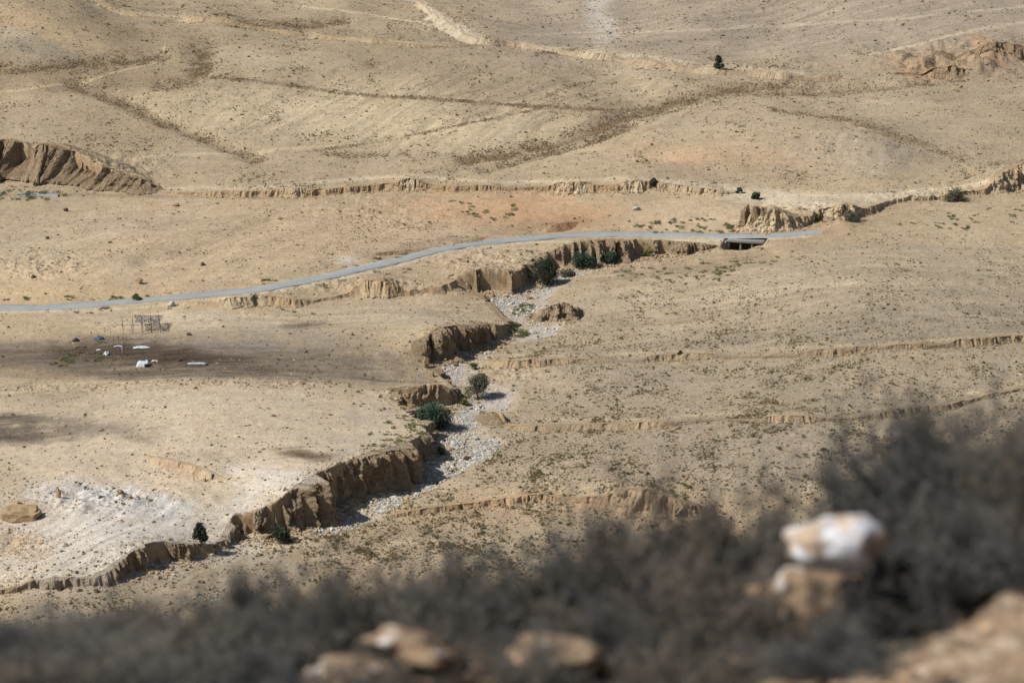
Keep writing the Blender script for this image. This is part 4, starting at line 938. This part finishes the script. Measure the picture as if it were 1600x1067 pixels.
# ------------------------------------------------------------------ the abandoned camp
M_POLE = flat('rusty_pipe', (.10, .08, .07), .8); M_NET = flat('dark_netting', (.05, .05, .055), .9); M_WHITE = flat('white_plastic', (.50, .52, .55), .7); M_BLUE = flat('blue_tarp', (.05, .08, .12), .8)
M_PALEB = flat('grey_blue_sheet', (.34, .39, .42), .6); M_OR = flat('faded_orange_sheet', (.62, .42, .28), .8); M_BLACK = flat('black_rubber_and_shade', (.02, .02, .022), .9); M_MAR = flat('maroon_cloth', (.12, .045, .04), .9); M_NAVY = flat('navy_plastic', (.03, .035, .09), .5)  # the black also paints the shade in the tent's opening
def pole(name, p, h, r, mat, parent=None):
    V_, Q_ = tube([(p[0], p[1], p[2]-.2), (p[0]+.02, p[1], p[2]+h*.5), (p[0], p[1], p[2]+h)], [r, r, r*.9], 6); return mesh_obj(name, V_, Q_, mat=mat, parent=parent)
x0, y0, z0 = at(214, 522); fr = empty('pipe_frame', (x0, y0, z0), 0, 'dark rusty pipe frame of a shelter with torn netting, roofless and open', 'shelter frame')
hh = 1.75
xs = [-2.6, -.6, 1.2, 2.9, 4.5]; ys = [0, 3.2, 6.4]
def lz(x, y): return float(gz(x0+x, y0+y)[0])-z0
for j, yy in enumerate(ys):
    for i_, xx in enumerate(xs):
        pole('post', (xx-.55*j, yy, lz(xx-.55*j, yy)), hh, .03, M_POLE, fr)
for j, yy in enumerate(ys):
    V_, Q_ = tube([(xs[0]-.55*j-.4, yy, hh+lz(xs[0], yy)), (xs[-1]-.55*j+.3, yy, hh+lz(xs[-1], yy))], [.032, .032], 6); mesh_obj('rail', V_, Q_, mat=M_POLE, parent=fr)
for xx in xs:
    V_, Q_ = tube([(xx, -.2, hh+.05+lz(xx, 0)), (xx-1.1, 6.6, hh+.05+lz(xx, 6.4))], [.04, .04], 6); mesh_obj('rail', V_, Q_, mat=M_POLE, parent=fr)
def sheet(W_, D_, seed, lump=.18, n=22, hole=0):
    r = np.random.default_rng(seed); X_, Y_ = np.meshgrid(np.linspace(-1, 1, n), np.linspace(-1, 1, n))
    Z_ = lump*(fbm(X_*1.6+seed, Y_*1.6, 3, seed)+.6)*np.clip(1.3-(X_**2+Y_**2)*.8, 0, 1)
    ex = 1+.28*fbm(X_*1.3+9, Y_*1.3+seed, 2, seed+3)
    V_ = np.stack([X_*W_/2*ex, Y_*D_/2*ex, np.maximum(Z_, 0)+.04], -1).reshape(-1, 3); ix = np.arange(n*n).reshape(n, n)
    q_ = np.stack([ix[:-1, :-1], ix[:-1, 1:], ix[1:, 1:], ix[1:, :-1]], -1).reshape(-1, 4)
    if hole: q_ = q_[r.random(len(q_)) > hole]
    return V_, q_
V_, Q_ = sheet(5.2, 5.5, 4, .1, 34, .42); V_[:, 2] += hh+.12; V_[:, 0] += 1.6; V_[:, 1] += 3.6
mesh_obj('torn_netting', V_, Q_, mat=M_NET, parent=fr, smooth=False)
def litter(name, label, cat, u, v, wpx, dep, mat, seed, lump=.3, rz=0):
    x, y, z = at(u, v); s_ = ppm(y, z); V_, Q_ = sheet(wpx/s_*.78, dep*.65, seed, lump*.6); o = mesh_obj(name, V_, Q_, mat=mat); o.location = (x, y, z); o.rotation_euler = (0, 0, rz)
    md = o.modifiers.new('thickness', 'SOLIDIFY'); md.thickness = .02
    return tag(o, label, cat)
litter('tarpaulin', 'crumpled blue tarpaulin heap at the upper left of the camp', 'tarpaulin', 155, 530, 18, 2.2, M_BLUE, 41, .9)
litter('tarpaulin', 'dark heap of sheeting at the far left of the camp', 'tarpaulin', 118, 533, 15, 1.8, M_NET, 42, .9)
litter('plastic_sheet', 'long white plastic sheet along the top edge of the dark soil', 'plastic sheet', 221, 543.5, 33, 1.7, M_WHITE, 43, .5)
litter('plastic_sheet', 'narrow white plastic strip left of the long sheet', 'plastic sheet', 185, 541, 17, .9, M_WHITE, 44, .4)
litter('plastic_sheet', 'bright white crumpled sheet on the left rim of the dark soil', 'plastic sheet', 167, 554, 11, 2.4, M_WHITE, 45, .8, -.5)
litter('plastic_sheet', 'small white scrap up-left of the bright crumpled sheet', 'plastic sheet', 154, 547, 8, 1.0, M_WHITE, 46, .3)
litter('plastic_sheet', 'long grey-blue sheet lying at the right end of the camp', 'plastic sheet', 307, 568, 38, 1.3, M_PALEB, 47, .25)
litter('cloth_sheet', 'faded orange and white cloth right of the collapsed tent', 'cloth', 242, 565, 12, 1.2, M_OR, 48, .5)
litter('tarpaulin', 'small blue tarpaulin behind the collapsed tent', 'tarpaulin', 233, 563.5, 11, 1.2, M_BLUE, 49, .7)
litter('cloth_sheet', 'maroon cloth bundle on the dark soil between thin poles', 'cloth', 281, 564, 8, .9, M_MAR, 50, .6)
litter('rag', 'black rag at the right tip of the grey-blue sheet', 'rag', 323, 569.5, 6, .8, M_BLACK, 51, .4)
x, y, z = at(224, 571); s_ = ppm(y, z); Wt = 21/s_
tent = empty('collapsed_tent', (x, y, z), 0, 'white collapsed tent with a dark opening on the dark soil', 'tent')
n_ = 14; Xg, Yg = np.meshgrid(np.linspace(-1, 1, n_*2), np.linspace(-1, 1, n_)); Zg = .95*np.clip(1-np.abs(Yg)**2.2, 0, 1)**.5*np.clip(1-np.abs(Xg)**6, .0, 1)*(1+.18*fbm(Xg*2, Yg*2, 3, 8))
ix = np.arange(n_*n_*2).reshape(n_, n_*2); mesh_obj('canopy', np.stack([Xg*Wt/2, Yg*1.0, Zg], -1).reshape(-1, 3), np.stack([ix[:-1, :-1], ix[:-1, 1:], ix[1:, 1:], ix[1:, :-1]], -1).reshape(-1, 4), mat=M_WHITE, parent=tent)
V_, Q_ = tube([(.35, -1.02, .3), (.9, -1.0, .33), (1.5, -.9, .28)], [.26, .34, .2], 8); mesh_obj('opening', V_, Q_, mat=M_BLACK, parent=tent)  # solid black tube painted in for the shade inside the tent mouth
V_, Q_ = tube([(-.9, -.2, .9), (-.2, 0, 1.02), (.4, -.1, .95)], [.1, .18, .08], 8); mesh_obj('roof_patch', V_, Q_, mat=M_BLUE, parent=tent)
for (u, v, h_, lab) in [(190.5, 547, 1.6, 'thin pale pole standing at the left end of the long white sheet'), (191, 552, 1.2, 'short white pole with a foot on the dark soil'), (257, 563, 1.7, 'leftmost thin dark pole right of the collapsed tent'), (267, 563, 1.5, 'second thin dark pole right of the collapsed tent'),
                     (279, 562, 1.5, 'thin dark pole just left of the maroon cloth'), (286, 563, 1.5, 'thin dark pole just right of the maroon cloth'), (177, 538, 1.6, 'thin dark pole at the left end of the upper fence wire')]:
    p = at(u, v); o = pole('pole', (0, 0, 0), h_, .045, M_WHITE if 'white pole' in lab or 'pale' in lab else M_POLE); o.location = p; tag(o, lab, 'pole')
# loose fence along the top of the camp
fx, fy, fz = at(165, 532); fe = empty('wire_fence', (fx, fy, fz), 0, 'low sagging wire fence with dark posts above the white sheets', 'fence')
L_ = 34/ppm(fy); P_ = []
for i_ in range(6):
    xx = L_*i_/5; zz = float(gz(fx+xx, fy-.15*i_)[0])-fz; pole('post', (xx, -.15*i_, zz), .9, .04, M_POLE, fe); P_.append((xx, -.15*i_, zz))
for hgt in (.4, .8):
    V_, Q_ = tube([(a_[0], a_[1], a_[2]+hgt) for a_ in P_], [.02]*6, 4); mesh_obj('wire', V_, Q_, mat=M_POLE, parent=fe)
# upright navy drum by the small gully
x, y, z = at(332.5, 749)
dr = empty('plastic_drum', (x, y, z), 0, 'upright navy plastic drum at the end of the small gully bank', 'drum')
prof = [(0, -.05), (.2, -.05), (.23, .05), (.22, .28), (.24, .3), (.22, .32), (.22, .62), (.24, .64), (.22, .66), (.2, .9), (.19, .93), (0, .93)]
V_ = np.array([(r_*math.cos(a_), r_*math.sin(a_), z_) for r_, z_ in prof for a_ in np.linspace(0, 2*PI, 17)[:-1]]); ix = np.arange(len(prof)*16).reshape(-1, 16)
mesh_obj('barrel', V_, np.stack([ix[:-1], np.roll(ix, -1, 1)[:-1], np.roll(ix, -1, 1)[1:], ix[1:]], -1).reshape(-1, 4), mat=M_NAVY, parent=dr)
V_, Q_ = tube([(.08, .02, .93), (.08, .02, .97)], [.05, .045], 10); mesh_obj('cap', V_, Q_, mat=M_BLACK, parent=dr)

# ------------------------------------------------------------------ the near hillside, out of focus
xs = np.linspace(-7, 7, 420); ys = np.linspace(-4, 26, 620); HX, HY = np.meshgrid(xs, ys)
HZ = near_slope(HX, HY)+.06*fbm(HX*2.2, HY*2.2, 5, 301, .6)+.05*fbm(HX*9, HY*9, 4, 321, .7)+.07*np.maximum(fbm(HX*6, HY*6, 3, 311), 0)
ed = np.maximum(sst(4.5, 7, np.abs(HX)), sst(18, 26, HY)); HZ -= .9*ed
def hz(x, y):
    return float(near_slope(np.array(x, float), np.array(y, float))+.06*fbm(np.array([x*2.2]), np.array([y*2.2]), 5, 301, .6)[0])
m = NT('near_soil'); n = m.noise(2.2, 5, .7); cr = m.mix(m.ramp(n, .3, .7), L3((186, 158, 126), .62), L3((138, 118, 96), .62)); cr = m.mix(m.ramp(m.noise(9, 4, .7), .5, .65), cr, L3((206, 184, 158)))
m.bump(m.noise(7, 6, .75), 1., .06); M_SOIL = m.color(scale_col(m, cr, m.ramp(m.noise(25, 3), .3, .7, .75, 1.15)))
ix = np.arange(HX.size).reshape(HX.shape)
o = mesh_obj('hillside', np.stack([HX, HY, HZ], -1), np.stack([ix[:-1, :-1], ix[:-1, 1:], ix[1:, 1:], ix[1:, :-1]], -1).reshape(-1, 4), mat=M_SOIL); tag(o, kind='structure')
def fg(u, v, y):
    a_, b_, c_ = ray(u, v); t_ = y/b_; return a_*t_, y, H+c_*t_
def fpx(y): return F/(y*ct+3.6*st_)
m = NT('white_quartz'); n = m.noise(5, 4, .6); cc_ = m.mix(m.ramp(n, .44, .56), (.58, .59, .61), (.36, .27, .19)); m.bump(m.noise(12, 5), .8, .03); m.b.inputs['Roughness'].default_value = .7; M_WST = m.color(cc_)
m = NT('near_tan_stone'); n = m.noise(6, 5, .7); cc_ = m.mix(m.ramp(n, .35, .65), L3((190, 164, 134), .6), L3((140, 116, 92), .6)); cc_ = m.mix(m.ramp(m.noise(11, 3), .6, .68), cc_, L3((228, 218, 208))); m.bump(m.noise(14, 5), .9, .04); M_NST = m.color(cc_)
def fstone(u, v, wpx, hpx, y, mat, seed, label, name='boulder', sub=4, lump=.06):
    x_, y_, z_ = fg(u, v, y); s_ = fpx(y); r = np.random.default_rng(seed); V_, T_ = rock(r, sub, lump*.3); V_ /= np.abs(V_).max(0)
    nn = fbm(V_[:, 0]*1.8+seed, V_[:, 1]*1.8+V_[:, 2]*1.3, 4, seed)
    if seed == 401: q_ = V_/np.linalg.norm(V_, axis=1)[:, None]; V_ = q_*.9+V_*.1; V_[:, 2] = np.where(V_[:, 2] > 0, V_[:, 2], V_[:, 2]*.8)
    V_ *= (1+(.22 if name == 'boulder' and seed == 401 else .45)*nn)[:, None]
    V_ *= np.array((wpx/s_/2, wpx/s_/2*.8, hpx/s_/2)); o = mesh_obj(name, V_, tris=T_, mat=mat); o.location = (x_, y_, z_); o.rotation_euler = (0, 0, r.uniform(-.4, .4)); return tag(o, label, 'rock')
fstone(1307, 846, 142, 100, 8.5, M_WST, 401, 'white rounded stone with rusty stains on the tan boulder among the near bushes', 'white_stone')
fstone(1296, 958, 205, 138, 8.7, M_NST, 402, 'blurred tan boulder carrying the white stone', lump=.1)
fstone(1375, 915, 70, 60, 8.55, M_NST, 403, 'small tan stone at the right of the tan boulder under the white stone')
for (u, v, w_, h_, y, sd, lab) in [(1570, 1010, 260, 120, 8.5, 404, 'large tan boulder in the bottom right corner'), (1440, 1030, 170, 110, 8.45, 405, 'tan stone left of the large boulder in the bottom right corner'), (1330, 1045, 150, 80, 8.4, 406, 'tan stone at the bottom below the boulder with the white stone'),
                             (870, 1022, 150, 56, 8.45, 407, 'tan stone poking out between the near bushes, bottom centre'), (770, 1052, 140, 64, 8.35, 408, 'pale tan stone left of another at the bottom centre'), (650, 1012, 150, 55, 8.35, 409, 'blurred orange-tan stone at the bottom left of centre'),
                             (545, 1058, 180, 50, 8.2, 410, 'low orange-tan stone at the bottom edge, furthest left of the near stones'), (1180, 922, 26, 22, 8.4, 411, 'small bright tan pebble left of the tan boulder with the white stone'), (1160, 1040, 70, 40, 8.4, 412, 'small cream stone at the bottom edge right of centre'),
                             (690, 1058, 140, 50, 8.35, 413, 'orange-tan stone between two others near the bottom centre'), (1590, 1062, 60, 40, 8.2, 414, 'whitish stone at the extreme bottom right')]:
    fstone(u, v, w_, h_, y, M_NST, sd, lab)
# dry thorn bushes on the near slope
m = NT('dry_twigs'); cc_ = m.mix(m.ramp(m.noise(3, 3), .35, .65), (.060, .057, .052), (.135, .125, .110)); M_TWIG = m.color(cc_)
m = NT('thorny_leaves'); cc_ = m.mix(m.ramp(m.noise(4, 3), .35, .65), (.042, .048, .048), (.095, .102, .096)); M_TLEAF = m.color(cc_)
def prisms(A_, B_, ra, rb):
    d = B_-A_; d /= np.linalg.norm(d, axis=1)[:, None]+1e-9; a_ = np.cross(d, np.array([.3, .8, .5])); a_ /= np.linalg.norm(a_, axis=1)[:, None]+1e-9; b_ = np.cross(d, a_); V_ = []
    for P_, r_ in ((A_, ra), (B_, rb)):
        for k_ in range(3):
            w_ = 2*PI*k_/3; V_.append(P_+(a_*math.cos(w_)+b_*math.sin(w_))*r_[:, None])
    V_ = np.stack(V_, 1).reshape(-1, 3); n = len(A_); q_ = np.array([(0, 1, 4, 3), (1, 2, 5, 4), (2, 0, 3, 5)])
    return V_, (q_[None]+(np.arange(n)*6)[:, None, None]).reshape(-1, 4)
def bush_geo(seed, ns=96, nb=15, nt_=6):
    """unit bush: radius 1, height 1"""
    r = np.random.default_rng(seed)
    a_ = r.uniform(0, 2*PI, ns); e = np.arccos(r.uniform(.12, 1, ns)); L_ = r.uniform(.5, 1.0, ns)*np.where(r.random(ns) < .16, 1.3, 1)
    tip = np.stack([np.sin(e)*np.cos(a_), np.sin(e)*np.sin(a_), np.cos(e)**.8], 1)*L_[:, None]
    org = tip*np.array([.12, .12, 0])
    mid = (org+tip)*.5+np.stack([r.normal(size=ns)*.05, r.normal(size=ns)*.05, .10+r.normal(size=ns)*.04], 1)
    A_ = [org, mid]; B_ = [mid, tip]; ra = [np.full(ns, .020), np.full(ns, .014)]; rb = [np.full(ns, .010), np.full(ns, .004)]
    k_ = np.repeat(np.arange(ns), nb); t_ = r.uniform(.15, .98, ns*nb)
    s0 = np.where((t_ < .5)[:, None], org[k_]+(mid-org)[k_]*(t_*2)[:, None], mid[k_]+(tip-mid)[k_]*(t_*2-1)[:, None])
    d = r.normal(size=(ns*nb, 3)); d[:, 2] = np.abs(d[:, 2])*.8; d += .5*tip[k_]; d /= np.linalg.norm(d, axis=1)[:, None]; s1 = s0+d*r.uniform(.12, .30, (ns*nb, 1))
    A_.append(s0); B_.append(s1); ra.append(np.full(ns*nb, .006)); rb.append(np.full(ns*nb, .003))
    k2 = np.repeat(np.arange(ns*nb), nt_); t2 = r.uniform(.2, 1, len(k2))[:, None]; u0_ = s0[k2]*(1-t2)+s1[k2]*t2
    d2 = r.normal(size=(len(k2), 3)); d2[:, 2] += .3; d2 /= np.linalg.norm(d2, axis=1)[:, None]; u1_ = u0_+d2*r.uniform(.04, .11, (len(k2), 1))
    A_.append(u0_); B_.append(u1_); ra.append(np.full(len(k2), .004)); rb.append(np.full(len(k2), .002))
    tw = prisms(np.concatenate(A_), np.concatenate(B_), np.concatenate(ra), np.concatenate(rb))
    i = r.choice(len(u1_), 3400); c = u1_[i]; a3 = r.normal(size=c.shape); a3 /= np.linalg.norm(a3, axis=1)[:, None]; b3 = np.cross(a3, r.normal(size=c.shape)); b3 /= np.linalg.norm(b3, axis=1)[:, None]
    q_ = .014; V_ = np.stack([c-a3*q_*1.8, c+b3*q_*.6, c+a3*q_*1.8, c-b3*q_*.6], 1).reshape(-1, 3)
    return tw, (V_, np.arange(len(V_)).reshape(-1, 4))
m = NT('brown_twigs'); cc_ = m.mix(m.ramp(m.noise(3, 3), .35, .65), (.085, .072, .058), (.18, .15, .115)); M_TWIG2 = m.color(cc_)
m = NT('straw_twigs'); cc_ = m.mix(m.ramp(m.noise(3, 3), .35, .65), (.075, .070, .060), (.17, .152, .125)); M_STRAW = m.color(cc_)
BG = []
for i in range(3):
    tw, lf = bush_geo(500+i); rt = empty('thorn_bush', (0, 0, 0)); mesh_obj('twigs', *tw, mat=[M_TWIG, M_TWIG2, M_STRAW][i], parent=rt, smooth=False); mesh_obj('leaves', *lf, mat=M_TLEAF, parent=rt, smooth=False); BG.append([rt, 0])
BU = [(1540, 740, 170, 9.05, 'densest blurred bush mass low behind the right edge'), (1450, 820, 120, 8.9, 'dark blurred bush between the white stone and the right edge'),
      (1560, 660, 150, 9.35, 'tall blurred bush behind the one cut by the right edge'), (1420, 760, 120, 9.2, 'dark blurred bush low behind the white stone on its right'), (1000, 850, 120, 9.1, 'blackish blurred bush below the peaked grey one'), (700, 930, 130, 9.0, 'dark blurred bush at the foot of the stemmed one'),
      (1480, 650, 190, 9.3, 'tallest blurred thorn bush, right of the white stone'), (1600, 690, 130, 8.9, 'blurred dark thorn bush cut by the right edge'), (1365, 715, 90, 9.4, 'blurred bush rising behind the white stone on its right'), (1540, 800, 150, 8.5, 'blackish blurred bush low at the right edge'),
      (1050, 760, 120, 9.5, 'blurred grey bush with a peaked top right of centre'), (1190, 785, 110, 9.4, 'blurred bush directly left of the white stone'), (960, 812, 100, 9.3, 'dark blurred bush left of the peaked grey one'), (1110, 880, 150, 8.7, 'brownish blurred bush low between the centre and the white stone'),
      (850, 862, 110, 9.4, 'blurred bush above the stones at the bottom centre'), (735, 868, 100, 9.3, 'blurred bush with one thick upright twig, left of centre'), (620, 885, 110, 9.4, 'blurred grey bush behind the orange-tan stones'), (500, 893, 100, 9.2, 'blurred bush with a rounded top at the lower left'),
      (395, 900, 90, 9.3, 'blurred bush between the rounded one and the long low one'), (280, 940, 130, 9.2, 'long low blurred bush at the lower left'), (150, 965, 130, 9.3, 'faint blurred bush second from the left edge'), (30, 985, 120, 9.2, 'blurred bush at the left edge'),
      (60, 1030, 150, 8.15, 'blurred bush filling the bottom left corner'), (240, 1035, 150, 8.1, 'blurred bush along the bottom edge right of the corner one'), (420, 1035, 130, 8.15, 'blurred bush at the bottom edge left of the orange-tan stones'), (700, 985, 90, 8.35, 'wispy blurred bush in front of the orange-tan stones'), (830, 1010, 80, 8.1, 'wispy blurred bush in front of the pale tan stones'), (1330, 985, 120, 8.1, 'wispy blurred bush in front of the tan boulder'), (560, 1035, 100, 8.05, 'thin blurred bush at the bottom edge left of centre'),
      (430, 965, 140, 8.8, 'darkest blurred bush at the bottom left'), (980, 960, 150, 8.6, 'grey blurred bush at the bottom right of centre'), (1230, 1000, 130, 8.3, 'blurred bush at the bottom below the tan boulder'), (200, 1000, 170, 8.8, 'dark blurred bush in front at the bottom left'), (1420, 880, 110, 8.5, 'dark blurred bush right of the tan boulder'), (1050, 1010, 120, 8.3, 'low grey blurred bush at the bottom edge')]
for i, (u, v, hw, y, lab) in enumerate(BU):
    b = BG[i % 3]
    if b[1] == 0: rt = b[0]; b[1] = 1
    else: rt = copy_tree(b[0])
    x_, _, zt_ = fg(u, v, y); zb = hz(x_, y); s_ = fpx(y)
    rt.location = (x_, y, zb-.05); hgt = max(.12, zt_-zb+.05); rt.scale = (hw/s_*1.38, min(hw/s_*1.1, .4), hgt*1.07); rt.rotation_euler = (0, 0, 0)
    tag(rt, lab, 'bush', 'dry thorn bushes on the near slope')
# small dry debris on the near slope
pp = np.stack([RNG.uniform(-3, 3, 2600), RNG.uniform(6, 11, 2600)], 1); pz = near_slope(pp[:, 0], pp[:, 1])
o = scatter('near_gravel', RT, np.column_stack([pp, pz]), np.clip(RNG.lognormal(math.log(.022), .6, 2600), .008, .08), lincol([(206, 170, 130), (170, 136, 104), (220, 208, 196), (140, 116, 92)], 2600), M_TINT)
tag(o, 'blurred gravel and small stones on the near slope', 'gravel', kind='stuff')
